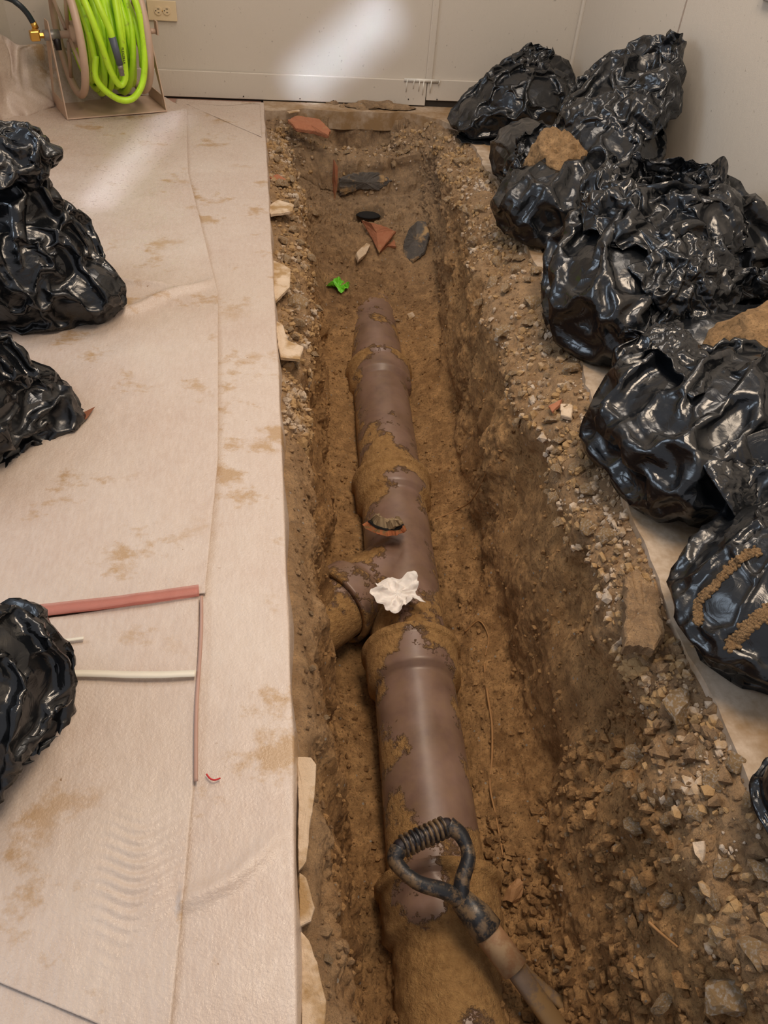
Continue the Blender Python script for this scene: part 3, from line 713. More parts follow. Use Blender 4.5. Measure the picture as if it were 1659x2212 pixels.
def lettering(p0, p1, nrm, size, parent):
    c = bpy.data.curves.new('txt', 'FONT'); c.body = 'FLEXZILLA'; c.size = size; c.extrude = .0004; c.align_x = 'CENTER'; c.align_y = 'CENTER'
    o = bpy.data.objects.new('txt', c); COL.objects.link(o); bpy.context.view_layer.update()
    me = bpy.data.meshes.new_from_object(o); bpy.data.objects.remove(o)
    x = np.array(p1)-np.array(p0); x /= np.linalg.norm(x); z = np.array(nrm, float); z = z-x*(z@x); z /= np.linalg.norm(z); y = np.cross(z, x)
    V = np.array([v.co[:] for v in me.vertices]); V = (np.array(p0)+np.array(p1))/2+V[:, :1]*x+V[:, 1:2]*y+V[:, 2:]*z+z*.0123
    mk('printed_lettering', V, [list(p.vertices) for p in me.polygons], M['dark_slot'], parent, False)
for (a, b) in (((246, 12), (258, 72)), ((262, 95), (268, 140))):
    p0, p1 = [lp[np.argmin(np.linalg.norm(lp-q(*c, -.1), axis=1))] for c in (a, b)]; lettering(p0, p1, CP-p0, .012, hose)
# brass elbow and the black feed hose
t2 = empty('supply_hose', tuple(W(-.04, AV, AZ-.02)), 'black supply hose with a brass elbow joining the left side of the reel', 'hose')
el = W(-.038, AV, AZ)
MB().box(el, (.034, .030, .034), RB).build('brass_elbow', M['brass'], t2, bevel=.004)
V, F = tube([el, W(0, AV, AZ)], .010, 6); mk('brass_nipple', V, F, M['brass'], t2, False)
vq = AV; h1 = q(78, 62, vq); h2 = q(71, 48, vq)
V, F = tube([el, h1], .0145, 6); mk('brass_nut', V, F, M['brass'], t2, False)
V, F = tube([h1, h2], .0115, 14); mk('ferrule', V, F, M['brass'], t2)
V, F = tube(spline([h1*.3+h2*.7, q(58, 28, vq), q(38, 8, vq), q(12, -6, vq+.02), q(-60, -20, vq+.05)], 40), .0105, 14); mk('rubber_hose', V, F, M['black_rubber'], t2)

# ---------------------------------------------------------------- things in the pit
def outline_thing(name, pts, th, mat, label, cat, seed=0, nrm=None, rough=.004, parent=None, up=None):
    """solid lump or plate from an outline of world points, with real thickness and broken edges"""
    pts = np.array(pts, float); c = pts.mean(0)
    if nrm is None:
        nrm = np.linalg.svd(pts-c)[2][2]
        if nrm@(CP-c) < 0: nrm = -nrm
    n0 = len(pts); fine = []
    for i in range(n0):
        a, b = pts[i], pts[(i+1) % n0]; k = max(2, int(np.linalg.norm(b-a)/.008)); fine += [a+(b-a)*j/k for j in range(k)]
    fine = np.array(fine); d = fine-c; dl = np.linalg.norm(d, axis=1)[:, None]
    jit = noise(fine*90, seed)[:, None]*rough; fine = fine+d/dl*jit*1.5
    m = len(fine); rings = [c+(fine-c)*s+nrm*z for s, z in ((.3, 0), (.62, 0), (.93, 0), (1, -.16*th), (1.0, -.8*th), (.9, -th))]
    V = np.vstack(rings+[c[None], (c-nrm*th)[None]]); K = len(rings)
    F = [(i*m+k, (i+1)*m+k, (i+1)*m+(k+1) % m, i*m+(k+1) % m) for i in range(K-1) for k in range(m)]
    F += [(K*m, k, (k+1) % m) for k in range(m)]+[(K*m+1, (K-1)*m+(k+1) % m, (K-1)*m+k) for k in range(m)]
    if up is not None: w_ = (V-c)@up[0]; V = V+nrm*(up[1]*w_**2)[:, None]
    V = V+rough*.8*np.stack([fbm(V*55, 2, seed+k) for k in range(3)], 1)
    o = mk(name, V, F, mat, parent, False)
    if parent is None: recenter(o); tag(o, label, cat)
    return o
def px_pts(l): return [P(a, b, z) for a, b, z in l]
outline_thing('clay_shard', px_pts([(622, 258, .0), (642, 248, .0), (690, 256, .0), (714, 280, -.01), (709, 292, -.015), (682, 283, -.02), (640, 276, -.02)]), .018, M['clay'], 'flat terracotta shard on the rubble at the far left corner of the pit', 'clay shard', 1, np.array([0, -.25, .97]))
outline_thing('clay_shard', px_pts([(581, 382, -.04), (600, 374, -.04), (626, 392, -.05), (606, 399, -.05)]), .012, M['clay'], 'small reddish shard in the rubble by the white sheet, below the flat terracotta one', 'clay shard', 2)
t = outline_thing('clay_shard', px_pts([(777, 469, -.29), (800, 480, -.29), (852, 492, -.30), (836, 520, -.34), (818, 546, -.38), (803, 515, -.35)]), .016, M['clay'], 'pointed curved terracotta pipe shard standing in front of the dark opening', 'clay shard', 3, up=(np.array([1, 0, 0.]), -6), rough=.002)
outline_thing('clay_shard', px_pts([(848, 508, -.35), (856, 532, -.37), (838, 530, -.37), (824, 540, -.38)]), .014, M['clay'], 'smaller terracotta shard tucked behind the pointed curved one', 'clay shard', 4)
outline_thing('charred_board', px_pts([(732, 385, -.19), (770, 372, -.18), (830, 372, -.19), (850, 390, -.22), (820, 412, -.26), (780, 408, -.25), (735, 424, -.27)]), .03, M['dark_stone'], 'blackened board end buried in the far wall of the pit', 'board', 15, np.array([0, -.9, .3]), .006)
outline_thing('clay_shard', px_pts([(722, 345, -.12), (730, 360, -.15), (729, 405, -.24), (724, 432, -.28), (719, 400, -.24)]), .012, M['clay'], 'upright terracotta edge at the left of the far pit wall', 'clay shard', 16, np.array([.3, -.9, .1]), .002)
outline_thing('dark_slab', px_pts([(884, 492, -.30), (900, 476, -.29), (920, 478, -.29), (928, 505, -.31), (918, 545, -.38), (892, 566, -.41), (870, 556, -.41), (872, 520, -.35)]), .035, M['dark_stone'], 'dark rounded slab leaning against the right side of the pit near the opening', 'stone', 5)
outline_thing('stone', px_pts([(770, 545, -.37), (792, 523, -.36), (800, 528, -.36), (790, 548, -.38), (775, 562, -.39)]), .02, M['tile'], 'pale narrow stone lying left of the pointed terracotta shard', 'stone', 6)
hp_, hn_ = P(797, 460, -.355), None
V, F = ico(3); hole = mk('drain_shade_disc', V*np.array([.060, .054, .010])+P(796, 462, -.332), F, M['hole']); tag(recenter(hole), 'black disc coloured as the shade inside the old drain opening at the pit end', 'drain')  # near-black disc: the shade down the drain hole is put in as colour
# fragment of clay pipe lying on the pipe
cx = P(832, 1150, -.462); ang = np.linspace(-.72, .72, 26); Rr, tk = .075, .020; ax = np.array([.22, .74, -.62]); ax /= np.linalg.norm(ax); sd = np.cross(ax, Zv); sd /= np.linalg.norm(sd); upv = np.cross(sd, ax)
def arc_block(r0, r1, l0, l1, rough, seed):
    V = []; 
    for l in np.linspace(l0, l1, 8):
        for r in (r0, r1):
            for a in ang: V.append(cx+sd*math.sin(a)*r*1.0-upv*(math.cos(a)*r-.080)+ax*(l+.012*math.sin(a*3+seed)))
    V = np.array(V); m = len(ang); F = []
    for i in range(7):
        b = i*2*m; F += [(b+k, b+k+1, b+2*m+k+1, b+2*m+k) for k in range(m-1)]+[(b+m+k, b+3*m+k, b+3*m+k+1, b+m+k+1) for k in range(m-1)]
        F += [(b, b+2*m, b+3*m, b+m), (b+m-1, b+2*m-1, b+4*m-1, b+3*m-1)]
    for b, s in ((0, 1), (7*2*m, -1)): F += [((b+k, b+m+k, b+m+k+1, b+k+1) if s > 0 else (b+k, b+k+1, b+m+k+1, b+m+k)) for k in range(m-1)]
    return V+rough*np.stack([fbm(V*60, 3, seed+k) for k in range(3)], 1), F
t = empty('pipe_fragment', tuple(cx), 'curved broken piece of clay with a black line lying on the sewer pipe', 'pipe fragment')
V, F = arc_block(.072, .086, -.045, .020, .006, 1); mk('clay_layer', V, F, simple('fresh_clay', (.46, .15, .055), .8, sc=70, dirt=.42), t, False)
V, F = arc_block(.066, .0715, -.047, .020, .002, 1); mk('tar_line', V, F, M['hole'], t, False)
V, F = arc_block(.045, .0655, -.043, .026, .014, 2); mk('mortar_layer', V, F, simple('muddy_mortar', (.32, .23, .13), .9, sc=50, var=.3, bump=.003), t, False)
# crumpled tissue and green glove
def crumple(name, c, rx, ry, mat, label, cat, seed, thk=.0008, lobes=5, n=64, amp=1.0):
    """small piece of thin stuff pinched in the middle so that its rim stands up in lobes"""
    u = np.linspace(0, 1, n)[:, None]; th = np.linspace(0, 2*math.pi, n*2, endpoint=False)[None]
    rs = np.random.default_rng(seed); rim = 1+.14*np.sin(th*2+seed)+.16*np.sin(th*lobes+seed*2)+.08*np.sin(th*9+seed)
    r = u*rim; x = r*np.cos(th); y = r*np.sin(th); fold = np.sin(th*lobes*2+2.5*np.sin(th*3+seed)+u*3)*.12*u**.6
    z = .9*u**2*(.55+.45*np.sin(th*3+seed))-.35*np.clip(u-.72, 0, 1)*2+fold
    V = np.stack([x*rx, y*ry, z*rx*.55*amp+0*x], 2).reshape(-1, 3); V = V+rx*.14*np.stack([fbm(V*1.6/rx+k*5, 3, seed+k, True) for k in range(3)], 1)+np.array(c)
    idx = np.arange(n*2*n).reshape(n, 2*n); n2 = np.roll(idx, -1, 1); Q = np.stack([idx[:-1], n2[:-1], n2[1:], idx[1:]], 2).reshape(-1, 4)
    return tag(thick(recenter(mk(name, V, Q, mat)), thk), label, cat)
crumple('crumpled_tissue', P(855, 1290, -.462), .066, .050, M['tissue'], 'crumpled white tissue lying on the junction of the sewer pipe', 'tissue', 5, .001)
crumple('green_glove', hit(731, 632)[0]+np.array([0, .01, .014]), .044, .036, M['green'], 'crumpled bright green rubber glove scrap beside the far end of the pipe', 'glove', 9, .001, 3, 64, 1.6)
# roots
def root(l, r, label, z=None):
    pts = []
    for a, b in l: g, n = hit(a, b); pts.append(g+n*r*.8+np.array([0, 0, .003]))
    V, F = tube(spline(pts, 60), r*np.linspace(1.1, .7, 60), 8); tag(recenter(mk('root', V, F, M['root'])), label, 'root')
root([(1046, 1440), (1052, 1500), (1062, 1570), (1062, 1640), (1058, 1700), (1072, 1770), (1086, 1850)], .0030, 'long thin brown root running along the right side of the pipe')
root([(940, 1125), (985, 1105), (1020, 1088), (1048, 1060)], .0022, 'short fine root crossing the sandy trench floor right of the pipe')
root([(1005, 1370), (1035, 1345), (1055, 1380), (1048, 1420)], .0022, 'curled rootlet in the sand right of the pipe junction')
root([(1375, 2030), (1410, 2040), (1452, 2062)], .0024, 'light root sticking out of the near right slope')

# ---------------------------------------------------------------- shovel
A0, A1 = P(862, 1832, -.37), P(968, 1783, -.37)
J = P(1000, 1948, -.42); J2 = P(1030, 1980, -.435); T0 = P(1024, 1975, -.435); T1 = P(1112, 2092, -.475); T2 = P(1235, 2262, -.53)
t = empty('shovel', tuple(T1), 'shovel with a muddy black D-shaped grip lying in the trench near the camera', 'shovel')
gd = (A1-A0)/np.linalg.norm(A1-A0)
V, F = tube([A0-gd*.006, A0, A1, A1+gd*.006], [.012, .0148, .0148, .012], 22); gr = mk('d_grip', V, F, M['black_steel'], t)
for k in range(9):
    c = A0+(A1-A0)*(.10+.10*k); V, F = tube([c-gd*.0032, c-gd*.0020, c+gd*.0020, c+gd*.0032], [.0145, .0205, .0205, .0145], 22); mk('grip_rib', V, F, M['grip'], gr)
for a, sgn in ((A0, 0), (A1, 1)):
    pts = [a, (P(855, 1862, -.375) if not sgn else P(996, 1805, -.375)), (P(900, 1905, -.385) if not sgn else P(1012, 1850, -.385)), (P(960, 1925, -.40) if not sgn else P(998, 1905, -.40)), J, J2]
    V, F = tube(spline(pts, 40), np.interp(np.linspace(0, 1, 40), [0, .3, .7, 1], [.017, .0125, .015, .021]), 16); mk('yoke_arm', V, F, M['grip'], t)
dS = (T1-T0)/np.linalg.norm(T1-T0)
V, F = tube([J-dS*.005, J2, J2+dS*.03, J2+dS*.032], [.021, .028, .029, .026], 24); mk('socket', V, F, M['grip'], t)
V, F = tube([T0, T1], [.0245, .0255], 24); mk('shaft', V, F, M['wood'], t)
V, F = tube(spline([T1-dS*.004, T1+dS*.01, T1*.5+T2*.5, T2], 20), [.019]*20, 18, True, .6); mk('steel_strap', V, F, M['mud_steel'], t)
sdv = np.cross(dS, Zv); sdv /= np.linalg.norm(sdv)
V, F = tube(spline([T1+dS*.0+sdv*-.014-Zv*.01, T1*.6+T2*.4-sdv*.026-Zv*.012, T2-sdv*.05], 20), [.011]*20, 14, True, .5); mk('steel_strap', V, F, M['mud_steel'], t)
bc = T2+dS*.03; blade = []
V, F = sheet_patch([[bc-sdv*.07+Zv*.012, bc-Zv*.004, bc+sdv*.07+Zv*.012], [bc+dS*.1-sdv*.09+Zv*.0, bc+dS*.1-Zv*.018, bc+dS*.1+sdv*.09+Zv*.0], [bc+dS*.2-sdv*.07-Zv*.02, bc+dS*.2-Zv*.03, bc+dS*.2+sdv*.07-Zv*.02]], 16, 16)
thick(mk('blade', V, F, M['mud_steel'], t), .003)

# ---------------------------------------------------------------- rubble
def rock_mesh(name, seed, mat, flat=.7, sub=2, rough=.06):
    r = np.random.default_rng(seed); bm = bmesh.new()
    for k in range(16):
        v = r.normal(size=3); v /= np.linalg.norm(v); v *= r.uniform(.82, 1.0)*.5; bm.verts.new((v[0]*r.uniform(.9, 1.1), v[1]*.8, v[2]*flat))
    h = bmesh.ops.convex_hull(bm, input=bm.verts); bmesh.ops.delete(bm, geom=[g for g in h['geom_interior'] if isinstance(g, bmesh.types.BMVert)], context='VERTS')
    bmesh.ops.triangulate(bm, faces=bm.faces)
    bmesh.ops.subdivide_edges(bm, edges=bm.edges, cuts=sub, use_grid_fill=True)
    bm.verts.ensure_lookup_table(); V = np.array([v.co[:] for v in bm.verts]); nz = np.stack([fbm(V*3.3+seed, 3, seed+k) for k in range(3)], 1)*rough*1.6
    for v, d in zip(bm.verts, nz): v.co += Vector(d)
    bmesh.ops.recalc_face_normals(bm, faces=bm.faces)
    me = bpy.data.meshes.new(name); bm.to_mesh(me); bm.free(); me.materials.append(mat); return me
rocks = [rock_mesh('concrete_chunk', 100+k, M['concrete_chunk'], .55+.04*(k % 6)) for k in range(12)]
def put_rock(me, p, size, label, cat, group=None, name='concrete_chunk', n=None, sc=(1, 1, 1), rz=None, sink=.2):
    o = bpy.data.objects.new(name, me); COL.objects.link(o)
    q = (Vector(n if n is not None else (0, 0, 1))*.6+Vector((0, 0, .7))).normalized().to_track_quat('Z', 'Y').to_matrix() @ Matrix.Rotation(rz if rz is not None else random.uniform(0, 6.28), 3, 'Z')
    o.rotation_euler = q.to_euler(); o.scale = [size*s for s in sc]; nn = np.array(n if n is not None else (0, 0, 1.)); o.location = np.array(p)+nn*size*sc[2]*.5*(.62-sink*1.2)
    return tag(o, label, cat, group)
used_xy = []
def clear(p, r):
    for q in used_xy:
        if abs(p[0]-q[0])+abs(p[1]-q[1])+abs(p[2]-q[2]) < (r+q[3])*.62: return False
    used_xy.append((*p, r)); return True
# individually recognisable pieces, placed first
big = [((1240, 1018), .040, 1, 'round pale concrete lump beside the left edge of the wide open bag'),
       ((1275, 1140), .058, 4, 'pale knobbly chunk just below the wide open bag, above the cracked slab corner'),
       ((1322, 1165), .060, 3, 'brown dusted chunk wedged against the corner of the floor slab'),
       ((1268, 1062), .045, 5, 'long grey chunk half under the wide open bag'),
       ((1475, 1530), .085, 2, 'long pale block of concrete standing in the crack of the lower right rim'),
       ((1092, 720), .075, 6, 'large pale rough chunk at the edge of the right bank, left of the biggest bag'),
       ((1150, 660), .080, 7, 'big grey chunk touching the left side of the biggest bag'),
       ((1075, 570), .060, 8, 'grey angular chunk on the right bank below the bag with the soil heap'),
       ((1065, 615), .055, 9, 'rough round chunk on the lip of the right bank'),
       ((1120, 590), .055, 10, 'pale flat chunk leaning over a small hollow on the right bank'),
       ((640, 660), .085, 0, 'large mud covered chunk of concrete on the left bank'),
       ((620, 715), .045, 1, 'pale angular chunk under the large muddy one on the left bank'),
       ((680, 465), .050, 2, 'rounded grey chunk hanging on the upper left bank'),
       ((1512, 1760), .042, 3, 'smooth pinkish stone in the rubble near the right slab edge'),
       ((1590, 1650), .048, 4, 'upright oval chunk against the broken slab edge at the right'),
       ((1545, 1690), .045, 5, 'glossy grey chunk in the rubble left of the slab edge'),
       ((1600, 1390), .001, 5, None), ((1585, 2150), .085, 6, 'largest pale chunk in the bottom right corner'),
       ((1630, 2060), .060, 7, 'pale chunk above the largest one in the bottom right corner'),
       ((1560, 2020), .045, 8, 'flat light stone in the near right rubble'),
       ((690, 375), .001, 0, None), ((950, 300), .055, 9, 'pale lump on the shelf at the far right corner of the pit'),
       ((760, 290), .045, 10, 'flat pale piece on the shelf at the far end of the pit'),
       ((1440, 1950), .040, 11, 'pale rounded stone low on the near right slope')]
for (px, py), s, k, lab in big:
    if lab is None: continue
    g, n = hit(px, py); clear(g, s); put_rock(rocks[k], g, s, lab, 'concrete chunk', n=n, rz=k*1.3, sink=.35)
g, n = hit(1122, 1925); put_rock(rock_mesh('orange_stone', 300, simple('ochre_stone', (.36, .19, .08), .7, sc=30), .6), g, .075, 'smooth orange-brown stone right of the shovel grip', 'stone', name='stone', n=n, rz=1.9, sc=(1, .6, .8)); clear(g, .06)
def zone(count, y0, y1, c0, c1, s0, s1, label, group, seed, pal=rocks, name='concrete_chunk', cat='concrete chunk', pw=1.4):
    r = np.random.default_rng(seed); k = tries = 0
    while k < count and tries < count*40:
        tries += 1; y = r.uniform(y0, y1); i = gi(y); j = int(r.uniform(c0, c1)*(NC-1)); p = G[i, j]; s = s0+(s1-s0)*r.uniform()**pw
        if not clear(p, s): continue
        put_rock(pal[r.integers(len(pal))], p, s, label, cat, group, name, GN[i, j], (1, r.uniform(.65, 1), r.uniform(.7, 1)), r.uniform(0, 6.28), sink=.02); k += 1
zone(80, .12, .66, .80, .985, .014, .052, 'small pale chunk in the dense rubble at the bottom right', 'broken concrete at the bottom right', 1)
zone(26, .62, 1.15, .90, .97, .012, .036, 'small dusty chunk on the right rim below the lowest bags', 'broken concrete on the right rim below the bags', 2)
zone(64, 1.1, 2.0, .86, .975, .016, .055, 'pale chip in the rubble band beside the big right bags', 'broken concrete beside the big right bags', 3)
zone(40, 2.0, 3.3, .86, .965, .018, .060, 'pale chip on the right bank near the soil heap bag', 'broken concrete on the far right bank', 4)
zone(56, 1.7, 3.55, .045, .125, .018, .058, 'grey chip in the rubble along the upper left bank beside the sheet', 'broken concrete along the upper left bank', 5)
zone(14, .25, 1.7, .035, .11, .007, .022, 'small muddy chip on the left bank beside the sheet edge', 'chips along the lower left bank', 6)
zone(34, 3.54, 3.70, .06, .90, .018, .055, 'pale chip of concrete on the shelf at the far end of the pit', 'broken concrete on the far shelf', 7)
zone(34, .30, .62, .66, .80, .008, .024, 'small muddy lump on the trench floor right of the shovel', 'muddy lumps right of the shovel', 8)
zone(16, 2.6, 3.4, .42, .62, .008, .022, 'small stone on the dirt at the far end of the pit floor', 'stones at the far end of the pit floor', 9)
# cream tile and board pieces
def chip(l, z, th, lab, mat='tile', cat='broken tile', name='broken_tile', seed=0, zo=.006, nrm=None):
    pts = []
    for a, b in l: pts.append(P(a, b, z) if z is not None else hit(a, b)[0]+np.array([0, 0, zo]))
    return outline_thing(name, pts, th, M[mat], lab, cat, seed, rough=.002, nrm=nrm)
UPN = np.array([0, 0, 1.])
chip([(588, 560), (612, 570), (628, 580), (626, 618), (592, 652), (586, 640)], -.008, .012, 'cream and brown broken tile on the left bank touching the sheet, farther one', seed=1, nrm=UPN)
chip([(594, 690), (610, 700), (622, 735), (656, 748), (648, 775), (606, 770), (600, 745)], -.008, .012, 'cream edged broken tile on the left bank touching the sheet, nearer one', seed=2, nrm=UPN)
chip([(575, 448), (600, 430), (635, 440), (632, 455), (585, 462)], -.01, .012, 'thin cream splinter of tile on the upper left bank', seed=3, nrm=UPN)
chip([(642, 1634), (672, 1636), (683, 1650), (680, 1715), (668, 1790), (662, 1860), (645, 1880)], -.018, .008, 'torn cream board under the edge of the sheet, farthest of the three', cat='board', name='torn_board', seed=4, nrm=UPN)
chip([(646, 1885), (662, 1895), (680, 1960), (672, 1988), (648, 2000)], -.022, .008, 'torn cream board under the edge of the sheet, middle of the three', cat='board', name='torn_board', seed=5, nrm=UPN)
chip([(648, 2008), (668, 2030), (690, 2100), (704, 2160), (698, 2240), (652, 2250)], -.024, .008, 'torn cream board under the edge of the sheet, nearest of the three', cat='board', name='torn_board', seed=6, nrm=UPN)
chip([(1484, 1832), (1508, 1830), (1512, 1850), (1504, 1880), (1480, 1872)], None, .008, 'cream tile chip standing out in the dark soil at the lower right', seed=7, zo=.02)
chip([(1183, 1924), (1208, 1922), (1210, 1932), (1190, 1940)], None, .006, 'small cream chip right of the orange-brown stone', seed=8, zo=.012)
chip([(1206, 888), (1232, 892), (1228, 918), (1206, 915)], None, .012, 'cream block of tile in the rubble left of the wide open bag', seed=9, zo=.02)
chip([(1180, 895), (1208, 880), (1204, 890), (1188, 905)], None, .008, 'thin orange tile sliver beside the cream block', 'clay', seed=10, zo=.018)
chip([(878, 682), (890, 678), (896, 690), (884, 696)], None, .010, 'little white stone on the sand right of the far pipe end', seed=11, zo=.008)
chip([(1008, 546), (1028, 543), (1030, 550), (1012, 552)], None, .005, 'thin white sliver on the right bank above the sandy wall', seed=12, zo=.01)
chip([(620, 240), (646, 236), (648, 240), (624, 244)], .003, .004, 'white sliver on the floor by the back wall', seed=13)
g = P(820, 226, 0)
mound('soil_pile', 'little pile of crumbly soil against the foot of the back wall', (g[0], 3.80, .0), (.17, .04, .022), .035, 5, 9, 'soil')
# cracked corner of the slab and the soil cap on it
for l, lab, sd_ in (([(1350, 1395), (1354, 1300), (1350, 1240), (1375, 1222), (1395, 1250), (1425, 1280), (1432, 1330), (1438, 1372), (1415, 1398), (1380, 1388)], 'flat cap of brown soil on the cracked slab left of the smooth rounded bag', 21),):
    outline_thing('soil_cap', px_pts([(a, b, .006) for a, b in l]), .03, M['soil'], lab, 'soil', sd_, UPN, .008)['kind'] = 'stuff'
# crumbs: what nobody could count
def crumbs(name, count, seed, y0, y1, c0, c1, r0, r1, mat, label, cat, dens=None):
    r = np.random.default_rng(seed); V0, F0 = ico(1)
    ii = (r.uniform((y0+.3)/4.14, (y1+.3)/4.14, count)*(NR-1)).astype(int).clip(0, NR-1); jj = (r.uniform(c0, c1, count)*(NC-1)).astype(int)
    p = G[ii, jj]; keep = noise(p*7, seed)+.22 > r.uniform(-.25, .6, count); p = p[keep]; nn = GN[ii, jj][keep]; m = len(p)
    s = r0+(r1-r0)*r.uniform(size=m)**3; sc = s[:, None, None]*r.uniform(.6, 1.25, (m, 1, 3))
    V = p[:, None]+V0[None]*sc*(1+.35*r.uniform(-1, 1, (m, len(V0), 1)))+(nn*s[:, None]*.3)[:, None]
    F = (F0[None]+(np.arange(m)*len(V0))[:, None, None]).reshape(-1, 3)
    tag(recenter(mk(name, V.reshape(-1, 3), F, mat, None, False)), label, cat, kind='stuff')
crumbs('soil_crumbs', 17000, 1, -.1, 3.7, .04, .97, .0012, .0075, M['soil'], 'loose crumbs of brown soil all over the dug trench', 'soil')
crumbs('soil_crumbs', 2600, 4, .2, .75, .60, .97, .003, .016, M['soil'], 'coarse clods of brown soil at the near right of the trench', 'soil')
crumbs('gravel', 6500, 2, .15, 3.5, .86, .98, .002, .012, M['concrete_chunk'], 'fine pale gravel along the right rim of the trench', 'gravel')
crumbs('gravel', 3800, 3, 1.4, 3.6, .035, .14, .002, .012, M['concrete_chunk'], 'fine pale gravel along the left rim of the trench', 'gravel')
crumbs('gravel', 900, 5, 3.5, 3.7, .05, .9, .002, .011, M['concrete_chunk'], 'fine pale gravel on the far shelf of the pit', 'gravel')

# ---------------------------------------------------------------- garbage bags
def make_bag(label, center, blobs, **kw):
    V, F = bag_body(center, blobs, **kw)
    c = V.mean(0); c[2] = V[:, 2].min()
    t = empty('garbage_bag', tuple(c), label, 'garbage bag')
    mk('bag_body', V, F, M['bag'], t); return t
def flap(t, rows, blobs=(), nu=60, nv=60, grow=1.2, its=70, name='loose_plastic', seed=3, levels=1, jit=.006, **kw):
    V, F = sheet_patch(rows, nu, nv)
    V = relax(V, F, blobs, its, grow, seed=seed, jit=jit, jfreq=30, bend=.12, **kw)
    for l in range(levels):
        V, F, U = subdiv(V, F); V = relax(V, F, blobs, 25, 1.03, seed=seed+5, jit=.0012, jfreq=80, bend=.12, **kw)
    return thick(mk(name, V, F, M['bag'], t))
def loops_mesh(loops, nu=110, nv=40):
    L = []
    for l in loops:
        c, rx, ry = np.array(l[0], float), l[1], l[2]; tl = l[3] if len(l) > 3 else 0; ta = l[4] if len(l) > 4 else 0
        t = np.arange(nu)/nu*2*math.pi; p = np.c_[rx*np.cos(t), ry*np.sin(t), 0*t]
        Rm = np.array(Matrix.Rotation(tl, 3, Vector((math.cos(ta), math.sin(ta), 0)))); L.append(c+p@Rm.T)
    L = np.stack(L); V = np.stack([spline(L[:, k], nv) for k in range(nu)], 1).reshape(-1, 3)
    idx = np.arange(nu*nv).reshape(nv, nu); n2 = np.roll(idx, -1, 1)
    a, b, c, d = idx[:-1].ravel(), n2[:-1].ravel(), n2[1:].ravel(), idx[1:].ravel()
    alt = (np.add.outer(np.arange(nv-1), np.arange(nu)) % 2).ravel().astype(bool)
    return V, np.vstack([np.where(alt[:, None], np.c_[a, b, c], np.c_[a, b, d]), np.where(alt[:, None], np.c_[a, c, d], np.c_[b, c, d])])
def mouth(t, loops, blobs=(), grow=1.15, its=50, seed=5, name='bag_mouth', nu=110, nv=40, levels=1, crease=.02, pin0=True, grav=.00015, **kw):
    V, F = loops_mesh(loops, nu, nv)
    wv = V+.04*np.stack([noise(V*10, seed+k) for k in range(3)], 1)
    V = V+crease*np.stack([fbm(wv*11, 2, seed+10*k, True) for k in range(3)], 1)
    V = relax(V, F, blobs, its, grow, seed=seed, jit=.005, jfreq=30, bend=.12, pin=np.arange(nu) if pin0 else None, grav=grav, fric=.4, **kw)
    for l in range(levels):
        V, F, U = subdiv(V, F); V = relax(V, F, blobs, 25, 1.03, seed=seed+5, jit=.0012, jfreq=80, bend=.12, grav=grav*.3, **kw)
    return thick(mk(name, V, F, M['bag'], t))
from mathutils.bvhtree import BVHTree
def sight(objs, px, py):
    d = CR.T @ np.array([(px-IW/2)/FPX, -(py-IH/2)/FPX, -1.0]); best = None
    for o, bv in objs:
        h = bv.ray_cast(o.matrix_world.inverted() @ Vector(CP), Vector(d))
        if h[0] is not None and (best is None or h[3] < best[2]): best = (np.array(o.matrix_world @ h[0]), np.array(h[1]), h[3])
    return best
def bvh(o):
    bpy.context.view_layer.update()
    return (o, BVHTree.FromPolygons([v.co[:] for v in o.data.vertices], [p.vertices[:] for p in o.data.polygons]))

# right side, from the far corner towards the camera
t = make_bag('slumped black garbage bag in the far right corner, leaning on the back wall', (1.1, 3.50, .12),
    [blob((1.13, 3.50, .12), (.22, .19, .14)), blob((.95, 3.50, .065), (.11, .15, .075)), blob((1.22, 3.66, .17), (.12, .10, .10))], seed=11, crease=.03, neck=(1.2, 3.7, .3), ymax=3.82, xmax=1.42)
mouth(t, [((1.16, 3.62, .18), .13, .07), ((1.14, 3.62, .25), .10, .06), ((1.16, 3.64, .30), .09, .05), ((1.21, 3.66, .34), .05, .035)], seed=13, crease=.03, grow=1.18, nu=80, nv=30, ymax=3.83)
flap(t, [[(.84, 3.34, .05), (.98, 3.32, .11), (1.06, 3.36, .16)], [(.84, 3.42, .10), (.96, 3.42, .17), (1.08, 3.44, .22)], [(.90, 3.55, .12), (1.0, 3.56, .20), (1.10, 3.56, .26)]], nu=40, nv=30, seed=14, grow=1.12, its=40)
# tall leaning bag
b2 = [blob((1.16, 2.62, .15), (.20, .27, .20), 0, .35, 0), blob((1.24, 2.78, .24), (.15, .18, .18)), blob((1.33, 2.86, .33), (.08, .08, .17))]
t = make_bag('tallest black garbage bag leaning on the right wall with its mouth gaping open', (1.2, 2.7, .18), b2, seed=21, neck=(1.28, 2.85, .45), neck_k=.25, grow=1.07, crease=.015, xmax=1.425)
hp2 = math.pi/2
mouth(t, [((1.20, 2.68, .26), .12, .09, -.3, hp2), ((1.20, 2.72, .34), .14, .11, -.45, hp2), ((1.21, 2.76, .41), .17, .14, -.5, hp2), ((1.20, 2.74, .43), .19, .16, -.55, hp2), ((1.18, 2.68, .37), .20, .17, -.45, hp2), ((1.17, 2.62, .28), .20, .17, -.4, hp2)], (), seed=23, crease=.02, grow=1.08, nu=120, nv=50, xmax=1.425, grav=.00003)
